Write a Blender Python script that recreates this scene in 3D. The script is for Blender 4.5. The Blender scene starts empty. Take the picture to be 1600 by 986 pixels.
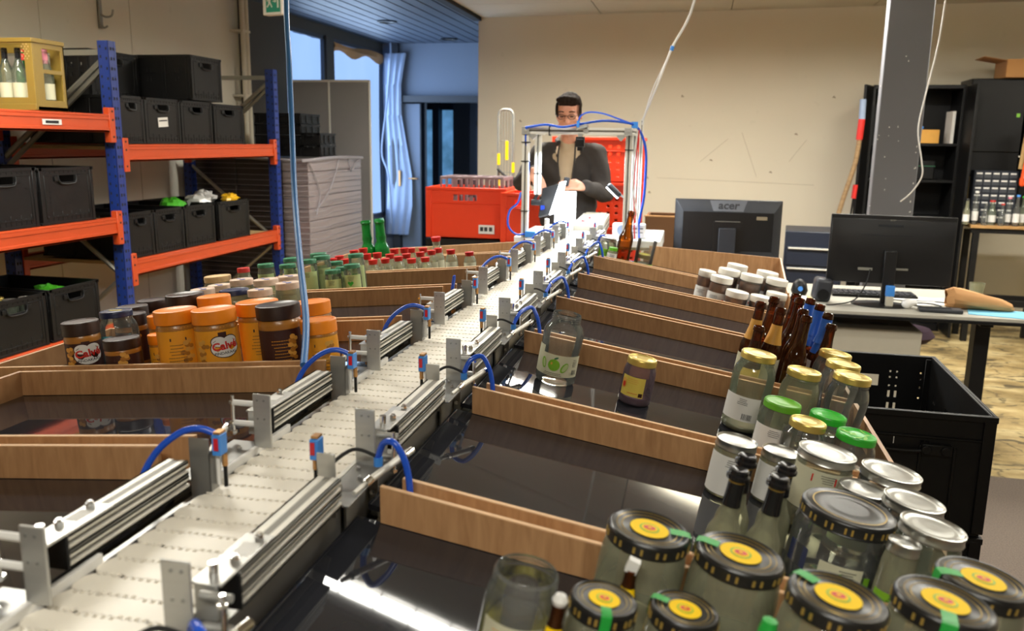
import bpy, math, random
from mathutils import Vector, Matrix, Euler
random.seed(7)
SC = bpy.context.scene
COL = SC.collection
PI = math.pi
R = math.radians

# ------------------------------------------------------------------ camera
cam_data = bpy.data.cameras.new('camera')
cam = bpy.data.objects.new('camera', cam_data)
COL.objects.link(cam)
SC.camera = cam
cam_data.sensor_width = 36.0
cam_data.lens = 36.0 * 1331.8 / 1600.0
cam_data.clip_start = 0.05
cam_data.clip_end = 100
_R = Vector((0.97783572, 0.20887779, 0.01440059))
_U = Vector((-0.05571212, 0.19327586, 0.97956143))
_F = Vector((-0.20182535, 0.95865244, -0.20062907))
m = Matrix((( _R.x, _U.x, -_F.x, 0.5103), (_R.y, _U.y, -_F.y, -0.6195), (_R.z, _U.z, -_F.z, 1.55), (0, 0, 0, 1)))
cam.matrix_world = m
cam_data.dof.use_dof = True
cam_data.dof.focus_distance = 2.0
cam_data.dof.aperture_fstop = 5.6

# ------------------------------------------------------------------ world, exposure, lights
SC.view_settings.view_transform = 'Standard'
SC.view_settings.look = 'None'
SC.view_settings.exposure = EXPOSURE = 0.12
SC.view_settings.gamma = 1.0
SC.view_settings.use_curve_mapping = False
SC.cycles.transparent_max_bounces = 32
SC.cycles.max_bounces = 8
SC.cycles.caustics_reflective = False
SC.cycles.caustics_refractive = False
SC.cycles.sample_clamp_indirect = 4.0
world = bpy.data.worlds.new('world')
SC.world = world
world.use_nodes = True
wb = world.node_tree.nodes['Background']
wb.inputs[0].default_value = (0.45, 0.62, 0.95, 1)
wb.inputs[1].default_value = 0.5
LAMP_W = 27.0          # watts of each ceiling luminaire
LAMP_COL = (1.0, 0.975, 0.90)
DAY_COL = (0.55, 0.74, 1.0)

def area_light(name, loc, rot, sx, sy, power, color, parent=None):
    ld = bpy.data.lights.new(name, 'AREA')
    ld.shape = 'RECTANGLE'; ld.size = sx; ld.size_y = sy
    ld.energy = power; ld.color = color
    o = bpy.data.objects.new(name, ld); COL.objects.link(o)
    o.location = loc; o.rotation_euler = rot
    if parent: o.parent = parent
    return o

# ------------------------------------------------------------------ materials
def lin(c):
    return tuple((x/12.92 if x <= 0.04045 else ((x+0.055)/1.055)**2.4) for x in c)
def S(r, g, b):
    return lin((r/255., g/255., b/255.))
def new_mat(name):
    mt = bpy.data.materials.new(name); mt.use_nodes = True
    nt = mt.node_tree; p = nt.nodes['Principled BSDF']
    return mt, nt, p
def pm(name, col, rough=0.6, metal=0.0, var=0.12, scale=20.0, bump=0.0, stretch=(1,1,1), spec=0.5, emit=None, coat=0.0, rvar=0.1):
    mt, nt, p = new_mat(name)
    N = nt.nodes.new
    tc = N('ShaderNodeTexCoord'); mp = N('ShaderNodeMapping'); mp.inputs['Scale'].default_value = stretch
    nz = N('ShaderNodeTexNoise'); nz.inputs['Scale'].default_value = scale; nz.inputs['Detail'].default_value = 4
    nt.links.new(tc.outputs['Object'], mp.inputs[0]); nt.links.new(mp.outputs[0], nz.inputs['Vector'])
    mx = N('ShaderNodeMix'); mx.data_type = 'RGBA'
    c = tuple(col)
    mx.inputs[6].default_value = tuple(x*(1-var) for x in c) + (1,)
    mx.inputs[7].default_value = tuple(min(1, x*(1+var)) for x in c) + (1,)
    nt.links.new(nz.outputs['Fac'], mx.inputs[0]); nt.links.new(mx.outputs[2], p.inputs['Base Color'])
    mr = N('ShaderNodeMapRange'); mr.inputs[3].default_value = max(0.02, rough-rvar*0.5); mr.inputs[4].default_value = min(1, rough+rvar*0.5)
    nt.links.new(nz.outputs['Fac'], mr.inputs[0]); nt.links.new(mr.outputs[0], p.inputs['Roughness'])
    p.inputs['Metallic'].default_value = metal
    p.inputs['Specular IOR Level'].default_value = spec
    p.inputs['Coat Weight'].default_value = coat
    if bump:
        b = N('ShaderNodeBump'); b.inputs['Strength'].default_value = bump; b.inputs['Distance'].default_value = 0.002
        nt.links.new(nz.outputs['Fac'], b.inputs['Height']); nt.links.new(b.outputs[0], p.inputs['Normal'])
    if emit:
        p.inputs['Emission Color'].default_value = tuple(emit[0]) + (1,)
        p.inputs['Emission Strength'].default_value = emit[1]
    return mt
def glass_mat(name, tint, edge, haze=0.04, hazecol=(0.8,0.85,0.8), rough=0.04, refl=1.0):
    """thin-walled glass: clear in the middle, darker and more mirror-like where the wall is seen edge-on"""
    mt, nt, p = new_mat(name); nt.nodes.remove(p)
    N = nt.nodes.new; L = nt.links.new
    out = nt.nodes['Material Output']
    lw = N('ShaderNodeLayerWeight'); lw.inputs['Blend'].default_value = 0.35
    fr = N('ShaderNodeFresnel'); fr.inputs['IOR'].default_value = 1.5
    mc = N('ShaderNodeMix'); mc.data_type = 'RGBA'
    mc.inputs[6].default_value = tuple(tint)+(1,); mc.inputs[7].default_value = tuple(edge)+(1,)
    L(lw.outputs['Facing'], mc.inputs[0])
    tr = N('ShaderNodeBsdfTransparent'); L(mc.outputs[2], tr.inputs[0])
    gl = N('ShaderNodeBsdfGlossy'); gl.inputs['Roughness'].default_value = rough
    nz = N('ShaderNodeTexNoise'); nz.inputs['Scale'].default_value = 14; tcn = N('ShaderNodeTexCoord'); L(tcn.outputs['Object'], nz.inputs['Vector'])
    bm = N('ShaderNodeBump'); bm.inputs['Strength'].default_value = 0.25; bm.inputs['Distance'].default_value = 0.004
    L(nz.outputs['Fac'], bm.inputs['Height']); L(bm.outputs[0], gl.inputs['Normal'])
    m1 = N('ShaderNodeMixShader')
    ml = N('ShaderNodeMath'); ml.operation = 'MULTIPLY'; ml.inputs[1].default_value = refl
    L(fr.outputs[0], ml.inputs[0]); L(ml.outputs[0], m1.inputs[0]); L(tr.outputs[0], m1.inputs[1]); L(gl.outputs[0], m1.inputs[2])
    df = N('ShaderNodeBsdfDiffuse'); df.inputs[0].default_value = tuple(hazecol)+(1,)
    m2 = N('ShaderNodeMixShader'); m2.inputs[0].default_value = haze
    L(m1.outputs[0], m2.inputs[1]); L(df.outputs[0], m2.inputs[2]); L(m2.outputs[0], out.inputs[0])
    return mt
def emit_mat(name, col, strength, noise=0.0, scale=3.0, col2=None, stretch=(1,1,1)):
    mt, nt, p = new_mat(name); nt.nodes.remove(p)
    N = nt.nodes.new; L = nt.links.new
    e = N('ShaderNodeEmission'); e.inputs[1].default_value = strength
    tc = N('ShaderNodeTexCoord'); mp = N('ShaderNodeMapping'); mp.inputs['Scale'].default_value = stretch
    nz = N('ShaderNodeTexNoise'); nz.inputs['Scale'].default_value = scale; nz.inputs['Detail'].default_value = 3
    L(tc.outputs['Object'], mp.inputs[0]); L(mp.outputs[0], nz.inputs['Vector'])
    mx = N('ShaderNodeMix'); mx.data_type = 'RGBA'
    mx.inputs[6].default_value = tuple(col)+(1,); mx.inputs[7].default_value = tuple(col2 or [x*(1-noise) for x in col])+(1,)
    L(nz.outputs['Fac'], mx.inputs[0]); L(mx.outputs[2], e.inputs[0]); L(e.outputs[0], nt.nodes['Material Output'].inputs[0])
    return mt
def wood_mat(name, ca, cb, rough=0.45, scale=9.0, stretch=(1,1,7), spec=0.4, bump=0.05):
    mt, nt, p = new_mat(name); N = nt.nodes.new; L = nt.links.new
    tc = N('ShaderNodeTexCoord'); mp = N('ShaderNodeMapping'); mp.inputs['Scale'].default_value = stretch
    nz = N('ShaderNodeTexNoise'); nz.inputs['Scale'].default_value = scale; nz.inputs['Detail'].default_value = 6; nz.inputs['Distortion'].default_value = 0.6
    L(tc.outputs['Object'], mp.inputs[0]); L(mp.outputs[0], nz.inputs['Vector'])
    cr = N('ShaderNodeValToRGB'); cr.color_ramp.elements[0].position = 0.3; cr.color_ramp.elements[1].position = 0.7
    cr.color_ramp.elements[0].color = tuple(ca)+(1,); cr.color_ramp.elements[1].color = tuple(cb)+(1,)
    L(nz.outputs['Fac'], cr.inputs[0]); L(cr.outputs[0], p.inputs['Base Color'])
    p.inputs['Roughness'].default_value = rough; p.inputs['Specular IOR Level'].default_value = spec
    b = N('ShaderNodeBump'); b.inputs['Strength'].default_value = bump; b.inputs['Distance'].default_value = 0.001
    L(nz.outputs['Fac'], b.inputs['Height']); L(b.outputs[0], p.inputs['Normal'])
    return mt

M = {}
M['board'] = wood_mat('laminated_board', S(166,122,82), S(192,148,104), 0.42, 22, (4,1,.6))
M['board_edge'] = pm('board_edge', S(214,172,126), 0.6)
M['slide'] = pm('black_slide', (0.021,0.022,0.027), 0.035, var=0.3, scale=5, bump=0.0, rvar=0.01, spec=0.45)
M['alu'] = pm('aluminium', (0.70,0.68,0.61), 0.42, 0.30, 0.05, 60)
M['alu_dark'] = pm('aluminium_groove', (0.20,0.19,0.165), 0.5, 0.3, 0.1)
M['steel'] = pm('brushed_steel', (0.50,0.50,0.48), 0.36, 0.7, 0.12, 12, stretch=(1,1,9))
M['steel_dark'] = pm('galvanised_plate', (0.30,0.30,0.29), 0.36, 0.7, 0.15, 14)
M['chrome'] = pm('chrome', (0.8,0.8,0.8), 0.14, 1.0, 0.04)
M['brass'] = pm('brass_fitting', (0.55,0.30,0.12), 0.35, 0.8)
M['belt'] = pm('belt_plastic', S(236,229,214), 0.42, 0, 0.05, 30)
M['belt_gap'] = pm('belt_gap', S(96,84,66), 0.8, 0, 0.2, 60)
M['black'] = pm('black_plastic', (0.0042,0.0042,0.0045), 0.45, 0, 0.3, 14, 0.15, spec=0.3)
M['black_m'] = pm('black_metal', (0.0065,0.0065,0.007), 0.42, 0, 0.25, 10, spec=0.28)
M['rubber'] = pm('black_rubber', (0.01,0.01,0.01), 0.7)
M['blue_hose'] = pm('blue_hose', (0.012,0.09,0.62), 0.25, 0, 0.1, spec=0.6)
M['pale_hose'] = pm('pale_blue_hose', (0.045,0.18,0.46), 0.3, 0, 0.12, spec=0.6)
M['blue_pl'] = pm('blue_plastic', (0.05,0.25,0.72), 0.35)
M['red_lens'] = pm('red_lens', (0.45,0.01,0.02), 0.15, emit=((1,0.02,0.03),0.05))
M['white_pl'] = pm('white_plastic', (0.78,0.77,0.74), 0.4, 0, 0.04)
M['paper'] = pm('paper', (0.78,0.77,0.74), 0.75, 0, 0.05)
M['ink'] = pm('ink', (0.03,0.03,0.035), 0.7)
M['orange'] = pm('orange_paint', S(192,72,30), 0.40, 0, 0.08, 8)
M['blue_paint'] = pm('blue_paint', (0.012,0.035,0.21), 0.38, 0, 0.1, 8)
M['galv'] = pm('galvanised_brace', (0.33,0.33,0.29), 0.45, 0.7, 0.1)
M['chip'] = pm('chipboard', S(176,146,98), 0.8, 0, 0.2, 60)
M['red_crate'] = pm('red_crate_plastic', S(228,62,26), 0.38, 0, 0.05)
M['card'] = pm('cardboard', S(184,136,86), 0.85, 0, 0.1, 8)
M['card_dark'] = pm('cardboard_brown', S(108,72,40), 0.85, 0, 0.1, 8)
M['glass'] = glass_mat('clear_glass', (0.97,0.98,0.97), (0.60,0.66,0.62), 0.06, (0.85,0.88,0.85))
M['glass_g'] = glass_mat('greenish_glass', (0.93,0.95,0.90), (0.58,0.63,0.54), 0.10, (0.7,0.8,0.6))
M['glass_frost'] = glass_mat('residue_coated_glass', (0.82,0.83,0.72), (0.50,0.51,0.40), 0.24, (0.66,0.66,0.46), 0.1)
M['glass_pur'] = glass_mat('berry_stained_glass', (0.80,0.70,0.76), (0.42,0.30,0.37), 0.16, (0.5,0.38,0.45))
M['glass_br'] = glass_mat('brown_glass', (0.50,0.19,0.05), (0.20,0.06,0.015), 0.14, (0.20,0.065,0.02), 0.05)
M['glass_am'] = glass_mat('amber_glass', (0.62,0.27,0.05), (0.25,0.08,0.01), 0.08, (0.4,0.17,0.03), 0.05)
M['glass_grn'] = glass_mat('green_glass', (0.04,0.50,0.10), (0.01,0.16,0.03), 0.30, (0.02,0.36,0.06), 0.05)
M['pb'] = pm('peanut_butter_residue', S(170,112,40), 0.35, 0, 0.25, 16, coat=0.4)
M['nut'] = pm('hazelnut_residue', S(142,84,50), 0.3, 0, 0.5, 40, coat=0.5)
M['white_food'] = pm('cream_residue', S(206,200,176), 0.4, 0, 0.1, 20)
M['orange_lid'] = pm('orange_lid', S(246,140,20), 0.4, 0, 0.03)
M['brown_lid'] = pm('dark_brown_lid', S(46,26,20), 0.4, 0, 0.1)
M['gold_lid'] = pm('gold_lid', S(214,190,104), 0.30, 0.6, 0.08)
M['silver_lid'] = pm('silver_lid', (0.46,0.46,0.43), 0.31, 0.85, 0.15, 30)
M['green_lid'] = pm('green_lid', S(96,170,40), 0.35, 0, 0.08)
M['bgreen_lid'] = pm('bright_green_lid', S(52,178,52), 0.3, 0, 0.1)
M['dgreen_lid'] = pm('dark_green_lid', S(60,120,88), 0.35, 0, 0.06)
M['red_lid'] = pm('red_cap', S(196,36,30), 0.4, 0, 0.06)
M['blue_lid'] = pm('navy_lid', S(22,34,74), 0.35, 0, 0.1)
M['white_lid'] = pm('white_lid', S(232,228,218), 0.4, 0, 0.03)
M['black_lid'] = pm('black_lid', (0.012,0.012,0.012), 0.32, 0, 0.1)
M['gold_ink'] = pm('gold_print', S(190,160,80), 0.35, 0.4)
M['yellow'] = pm('yellow_print', S(248,206,14), 0.6, 0, 0.03, spec=0.2)
M['red_print'] = pm('red_print', S(206,40,32), 0.45, 0, 0.05)
M['green_seal'] = pm('green_seal', S(30,160,60), 0.45, 0, 0.12, 40)
M['ltan'] = pm('tan_print', S(216,160,70), 0.5, 0, 0.1)
M['lab_orange'] = pm('orange_label', S(236,160,36), 0.45, 0, 0.05)
M['lab_yellow'] = pm('yellow_label', S(222,200,90), 0.5, 0, 0.05)
M['lab_brown'] = pm('maroon_label', S(58,26,22), 0.45, 0, 0.08)
M['lab_cream'] = pm('cream_label', S(206,204,176), 0.6, 0, 0.04)
M['lab_green'] = pm('pale_green_label', S(182,200,140), 0.6, 0, 0.06)
M['lab_blue'] = pm('turquoise_label', S(90,180,196), 0.5, 0, 0.06)
M['apple'] = pm('apple_green_print', S(120,176,40), 0.5, 0, 0.15, 60)
M['foil_black'] = pm('black_foil', (0.010,0.010,0.012), 0.22, 0, 0.1)
M['foil_blue'] = pm('blue_foil', S(40,100,196), 0.4, 0, 0.1)
M['pink'] = pm('pink_foil', S(232,140,160), 0.4)
M['lime'] = pm('lime_foil', S(130,200,60), 0.4)
M['screen_blk'] = pm('monitor_shell', (0.008,0.008,0.009), 0.36, 0, 0.15)
M['skin'] = pm('skin', S(214,152,124), 0.5, 0, 0.06, 14)
M['hair'] = pm('dark_brown_hair', S(36,26,20), 0.9, 0, 0.35, 60, 0.5, (1,1,.2), spec=0.1)
M['jacket'] = pm('charcoal_jacket', S(50,44,40), 0.85, 0, 0.2, 12, 0.4)
M['shirt'] = pm('beige_shirt', S(188,166,136), 0.9, 0, 0.08, 14, 0.2)
M['trouser'] = pm('navy_trousers', S(34,38,56), 0.9, 0, 0.15)
M['desk'] = pm('grey_desktop', S(172,168,156), 0.5, 0, 0.06)
M['pc'] = pm('light_grey_case', S(186,180,164), 0.5, 0, 0.04)
M['film'] = glass_mat('stretch_film', (0.80,0.80,0.82), (0.6,0.6,0.63), 0.30, (0.72,0.68,0.72), 0.18)

# ------------------------------------------------------------------ mesh builder
class MB:
    def __init__(s): s.v=[]; s.f=[]; s.m=[]; s.cur=0; s.marks=[]
    def mark(s): s.marks.append((len(s.v),len(s.f))); return s   # what follows becomes an object of its own
    def add(s, vs, fs, mtx=None, mi=None):
        n=len(s.v)
        for p in vs: s.v.append(tuple(mtx @ Vector(p)) if mtx is not None else tuple(p))
        k = s.cur if mi is None else mi
        for f in fs: s.f.append([n+i for i in f]); s.m.append(k)
        return s
    def box(s, c, d, mtx=None, mi=None, rot=None):
        x,y,z=[q/2 for q in d]
        vs=[Vector((i*x,j*y,k*z)) for i in (-1,1) for j in (-1,1) for k in (-1,1)]
        if rot is not None:
            e=Euler(rot).to_matrix(); vs=[e@v for v in vs]
        c=Vector(c); vs=[v+c for v in vs]
        return s.add(vs,[(0,1,3,2),(4,6,7,5),(0,4,5,1),(2,3,7,6),(0,2,6,4),(1,5,7,3)],mtx,mi)
    def bx(s,x0,x1,y0,y1,z0,z1,mi=None,mtx=None):
        return s.box(((x0+x1)/2,(y0+y1)/2,(z0+z1)/2),(abs(x1-x0),abs(y1-y0),abs(z1-z0)),mtx,mi)
    def cyl(s,p,q,r,r2=None,n=14,cap=True,mi=None,mtx=None):
        p=Vector(p);q=Vector(q);r2=r if r2 is None else r2
        d=(q-p).normalized(); a=d.orthogonal().normalized(); b=d.cross(a)
        vs=[];fs=[]
        for c,rr in((p,r),(q,r2)):
            for i in range(n):
                t=2*PI*i/n; vs.append(c+(a*math.cos(t)+b*math.sin(t))*rr)
        for i in range(n): j=(i+1)%n; fs.append((i,j,n+j,n+i))
        if cap: fs.append(tuple(range(n-1,-1,-1))); fs.append(tuple(range(n,2*n)))
        return s.add(vs,fs,mtx,mi)
    def lathe(s,prof,n=28,a0=0.0,a1=2*PI,mi=None,mtx=None,closed=False):
        full=abs(a1-a0-2*PI)<1e-6; k=n if full else n+1
        vs=[];fs=[]
        for (r,z) in prof:
            for i in range(k):
                t=a0+(a1-a0)*i/n; vs.append((r*math.cos(t),r*math.sin(t),z))
        L=len(prof)
        for a in range(L-1+(1 if closed else 0)):
            b=(a+1)%L
            for i in range(n):
                j=(i+1)%k if full else i+1
                fs.append((a*k+i,a*k+j,b*k+j,b*k+i))
        return s.add(vs,fs,mtx,mi)
    def tube(s,pts,r,n=8,smooth=True,mi=None,mtx=None,steps=6):
        P=[Vector(p) for p in pts]
        if smooth and len(P)>2:
            Q=[]
            for i in range(len(P)-1):
                p0=P[max(i-1,0)];p1=P[i];p2=P[i+1];p3=P[min(i+2,len(P)-1)]
                for k in range(steps):
                    t=k/steps
                    Q.append(0.5*((2*p1)+(p2-p0)*t+(2*p0-5*p1+4*p2-p3)*t*t+(3*p1-p0-3*p2+p3)*t*t*t))
            Q.append(P[-1]); P=Q
        vs=[];fs=[];a=None
        for i,p in enumerate(P):
            d=(P[min(i+1,len(P)-1)]-P[max(i-1,0)])
            d = d.normalized() if d.length>1e-9 else Vector((0,0,1))
            if a is None: a=d.orthogonal().normalized()
            a=(a-d*a.dot(d)).normalized(); b=d.cross(a)
            rr=r[min(i*len(r)//len(P),len(r)-1)] if isinstance(r,(list,tuple)) else r
            for k in range(n):
                t=2*PI*k/n; vs.append(p+(a*math.cos(t)+b*math.sin(t))*rr)
        for i in range(len(P)-1):
            for k in range(n):
                j=(k+1)%n; fs.append((i*n+k,i*n+j,(i+1)*n+j,(i+1)*n+k))
        fs.append(tuple(range(n-1,-1,-1))); fs.append(tuple((len(P)-1)*n+k for k in range(n)))
        return s.add(vs,fs,mtx,mi)
    def prism(s,poly,h,mtx=None,mi=None):
        """poly in XY, extruded 0..h along Z"""
        n=len(poly); vs=[(x,y,0) for x,y in poly]+[(x,y,h) for x,y in poly]
        fs=[tuple(range(n-1,-1,-1)),tuple(range(n,2*n))]+[(i,(i+1)%n,n+(i+1)%n,n+i) for i in range(n)]
        return s.add(vs,fs,mtx,mi)
    def holed(s,o,u,v,W,H,holes,t,mi=None):
        """a wall with real openings: origin o, directions u and v, size W x H, thickness t along u x v"""
        o=Vector(o);u=Vector(u);v=Vector(v);w=u.cross(v)*t
        us=sorted({0,W}|{h[i] for h in holes for i in(0,2)}); vs_=sorted({0,H}|{h[i] for h in holes for i in(1,3)})
        nu,nv=len(us)-1,len(vs_)-1
        sol=[[not any(h[0]<(us[i]+us[i+1])/2<h[2] and h[1]<(vs_[j]+vs_[j+1])/2<h[3] for h in holes) for j in range(nv)] for i in range(nu)]
        idx={};V=[];Fc=[]
        def g(i,j,k):
            key=(i,j,k)
            if key not in idx: idx[key]=len(V); V.append(o+u*us[i]+v*vs_[j]+w*k)
            return idx[key]
        for i in range(nu):
            for j in range(nv):
                if not sol[i][j]: continue
                Fc.append((g(i,j,0),g(i,j+1,0),g(i+1,j+1,0),g(i+1,j,0))); Fc.append((g(i,j,1),g(i+1,j,1),g(i+1,j+1,1),g(i,j+1,1)))
                for (a,b,di,dj) in (((i,j),(i+1,j),0,-1),((i+1,j),(i+1,j+1),1,0),((i+1,j+1),(i,j+1),0,1),((i,j+1),(i,j),-1,0)):
                    ii,jj=i+di,j+dj
                    if 0<=ii<nu and 0<=jj<nv and sol[ii][jj]: continue
                    Fc.append((g(*a,0),g(*b,0),g(*b,1),g(*a,1)))
        return s.add(V,Fc,None,mi)
    def build(s,name,mats,parent=None,loc=(0,0,0),rot=(0,0,0),bevel=0,angle=38,seg=2):
        if s.marks:
            mk=s.marks+[(len(s.v),len(s.f))]; s.marks=[]; o=None
            for (v0,f0),(v1,f1) in zip(mk[:-1],mk[1:]):
                if f1==f0: continue
                c=MB(); c.v=s.v[v0:v1]; c.f=[[i-v0 for i in f] for f in s.f[f0:f1]]; c.m=s.m[f0:f1]; o=c.build(name,mats,parent,loc,rot,bevel,angle,seg)
            return o
        me=bpy.data.meshes.new(name); me.from_pydata(s.v,[],s.f)
        if not isinstance(mats,(list,tuple)): mats=[mats]
        for mt in mats: me.materials.append(M[mt] if isinstance(mt,str) else mt)
        if len(mats)>1: me.polygons.foreach_set('material_index',s.m)
        me.polygons.foreach_set('use_smooth',[True]*len(s.f))
        me.update(); me.set_sharp_from_angle(angle=R(angle))
        o=bpy.data.objects.new(name,me); COL.objects.link(o)
        o.location=loc; o.rotation_euler=rot
        if parent is not None: o.parent=parent
        if bevel:
            b=o.modifiers.new('bevel','BEVEL'); b.width=bevel; b.segments=seg; b.limit_method='ANGLE'; b.angle_limit=R(40)
        return o
def thing(name,label,cat,loc=(0,0,0),rot=(0,0,0),group=None):
    o=bpy.data.objects.new(name,None); COL.objects.link(o); o.empty_display_size=.05
    o.location=loc; o.rotation_euler=rot
    return tag(o,label,cat,group)
def tag(o,label,cat,group=None,kind=None):
    o['label']=label; o['category']=cat
    if group: o['group']=group
    if kind: o['kind']=kind
    return o
def struct(o,label=None,cat=None):
    o['kind']='structure'
    if label: o['label']=label; o['category']=cat
    return o
def dup(root,loc,rot=None,label=None,group=None):
    def cp(o,par):
        c=o.copy(); COL.objects.link(c); c.parent=par
        for ch in kids[o.name]: cp(ch,c)
        return c
    kids={}
    def walk(o):
        kids[o.name]=list(o.children)
        for ch in kids[o.name]: walk(ch)
    walk(root)
    r=cp(root,None); r.location=loc
    if rot is not None: r.rotation_euler=rot
    if label: r['label']=label
    if group: r['group']=group
    return r
def text_geo(txt,size,depth=0.0,bold=0.0,shear=0.0):
    cu=bpy.data.curves.new('txt','FONT'); cu.body=txt; cu.size=size; cu.extrude=depth; cu.offset=bold; cu.shear=shear
    cu.align_x='CENTER'; cu.align_y='CENTER'; cu.resolution_u=3
    o=bpy.data.objects.new('txt',cu); COL.objects.link(o)
    dg=bpy.context.evaluated_depsgraph_get(); me=bpy.data.meshes.new_from_object(o.evaluated_get(dg))
    vs=[tuple(v.co) for v in me.vertices]; fs=[tuple(p.vertices) for p in me.polygons]
    bpy.data.objects.remove(o); bpy.data.meshes.remove(me); bpy.data.curves.remove(cu)
    return vs,fs
def bend(vs,r,a,zc):
    """wrap flat (x right, y up) art on a cylinder of radius r; a = angle its centre faces"""
    out=[]
    for v in vs:
        t=a+v[0]/r; rr=r+v[2]
        out.append((rr*math.cos(t),rr*math.sin(t),zc+v[1]))
    return out
def disc(cx,cy,rx,ry,n=20,z=0):
    return [(cx,cy,z)]+[(cx+rx*math.cos(2*PI*i/n),cy+ry*math.sin(2*PI*i/n),z) for i in range(n)],[(0,1+i,1+(i+1)%n) for i in range(n)]
# ------------------------------------------------------------------ room shell
CEIL=2.75
def wall_mat(name,col,var=0.05,dirt=0.25,scale=1.3):
    mt,nt,p=new_mat(name); N=nt.nodes.new; L=nt.links.new
    tc=N('ShaderNodeTexCoord'); n1=N('ShaderNodeTexNoise'); n1.inputs['Scale'].default_value=scale; n1.inputs['Detail'].default_value=5
    n2=N('ShaderNodeTexNoise'); n2.inputs['Scale'].default_value=9; n2.inputs['Detail'].default_value=8
    L(tc.outputs['Object'],n1.inputs['Vector']); L(tc.outputs['Object'],n2.inputs['Vector'])
    mx=N('ShaderNodeMix'); mx.data_type='RGBA'; mx.inputs[6].default_value=tuple(c*(1-var) for c in col)+(1,); mx.inputs[7].default_value=tuple(min(1,c*(1+var)) for c in col)+(1,)
    L(n1.outputs['Fac'],mx.inputs[0])
    mr=N('ShaderNodeMapRange'); mr.inputs[1].default_value=0.66; mr.inputs[2].default_value=0.8; mr.inputs[4].default_value=dirt
    L(n2.outputs['Fac'],mr.inputs[0])
    m2=N('ShaderNodeMix'); m2.data_type='RGBA'; L(mr.outputs[0],m2.inputs[0]); L(mx.outputs[2],m2.inputs[6]); m2.inputs[7].default_value=tuple(c*0.6 for c in col)+(1,)
    L(m2.outputs[2],p.inputs['Base Color']); p.inputs['Roughness'].default_value=0.85
    b=N('ShaderNodeBump'); b.inputs['Strength'].default_value=0.15; b.inputs['Distance'].default_value=0.003; L(n2.outputs['Fac'],b.inputs['Height']); L(b.outputs[0],p.inputs['Normal'])
    return mt
M['wall']=wall_mat('painted_wall',S(218,210,190))
M['wall_left']=wall_mat('painted_panel',S(226,220,204))
M['wall_entry']=wall_mat('entry_wall',S(120,132,152),dirt=0.1)
M['pillar']=wall_mat('pillar_paint',S(104,104,108),dirt=0.1)
M['pillar_d']=wall_mat('dark_pillar_paint',S(74,72,68),dirt=0.1)
M['slat']=pm('ceiling_slat',S(72,82,98),0.5,0,0.1,4)
M['ceil']=wall_mat('ceiling_tile',S(196,190,172),dirt=0.1)
M['dark_gap']=pm('dark_gap',(0.01,0.012,0.016),0.8)
# floor: worn screed with old yellow-brown patches
mt,nt,p=new_mat('worn_floor'); N=nt.nodes.new; L=nt.links.new
tc=N('ShaderNodeTexCoord'); mp=N('ShaderNodeMapping'); mp.inputs['Rotation'].default_value=(0,0,0.5); mp.inputs['Scale'].default_value=(1,1.8,1)
n1=N('ShaderNodeTexNoise'); n1.inputs['Scale'].default_value=2.2; n1.inputs['Detail'].default_value=9; n1.inputs['Roughness'].default_value=0.65
n2=N('ShaderNodeTexNoise'); n2.inputs['Scale'].default_value=5; n2.inputs['Detail'].default_value=10; n2.inputs['Distortion'].default_value=1.2
vo=N('ShaderNodeTexVoronoi'); vo.feature='DISTANCE_TO_EDGE'; vo.inputs['Scale'].default_value=2.1
L(tc.outputs['Object'],mp.inputs[0]); 
for q in (n1,n2): L(mp.outputs[0],q.inputs['Vector'])
mv=N('ShaderNodeMix'); mv.data_type='RGBA'; mv.inputs[0].default_value=0.25; L(mp.outputs[0],mv.inputs[6]); L(n1.outputs['Color'],mv.inputs[7]); L(mv.outputs[2],vo.inputs['Vector'])
cr=N('ShaderNodeValToRGB'); e=cr.color_ramp.elements; e[0].position=.30; e[0].color=S(92,78,50)+(1,); e[1].position=.68; e[1].color=S(206,188,140)+(1,)
k=e.new(.48); k.color=S(160,138,92)+(1,)
L(n1.outputs['Fac'],cr.inputs[0])
c2=N('ShaderNodeValToRGB'); e=c2.color_ramp.elements; e[0].position=.57; e[0].color=(0,0,0,1); e[1].position=.62; e[1].color=(1,1,1,1); L(n2.outputs['Fac'],c2.inputs[0])
c3=N('ShaderNodeValToRGB'); e=c3.color_ramp.elements; e[0].position=.0; e[0].color=(1,1,1,1); e[1].position=.018; e[1].color=(0,0,0,1); L(vo.outputs['Distance'],c3.inputs[0])
mxx=N('ShaderNodeMath'); mxx.operation='MAXIMUM'; L(c2.outputs[0],mxx.inputs[0]); L(c3.outputs[0],mxx.inputs[1])
sc_=N('ShaderNodeMath'); sc_.operation='MULTIPLY'; sc_.inputs[1].default_value=0.8; L(mxx.outputs[0],sc_.inputs[0])
mm=N('ShaderNodeMix'); mm.data_type='RGBA'; L(sc_.outputs[0],mm.inputs[0]); L(cr.outputs[0],mm.inputs[6]); mm.inputs[7].default_value=S(66,60,46)+(1,)
L(mm.outputs[2],p.inputs['Base Color']); p.inputs['Roughness'].default_value=0.6
b=N('ShaderNodeBump'); b.inputs['Strength'].default_value=0.4; b.inputs['Distance'].default_value=0.004; L(n2.outputs['Fac'],b.inputs['Height']); L(b.outputs[0],p.inputs['Normal'])
M['floor']=mt
M['carpet']=pm('grey_brown_carpet',S(100,88,78),0.95,0,0.6,170,0.8)

f=MB(); f.bx(-3.8,5.2,-4.2,12.6,-.12,0); struct(f.build('floor','floor'))
cpt=MB(); cpt.bx(.86,4.4,-2.2,3.62,0.001,0.012); tag(cpt.build('carpet','carpet',bevel=.003),'grey-brown speckled carpet laid on the worn floor at the right','carpet')
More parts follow.
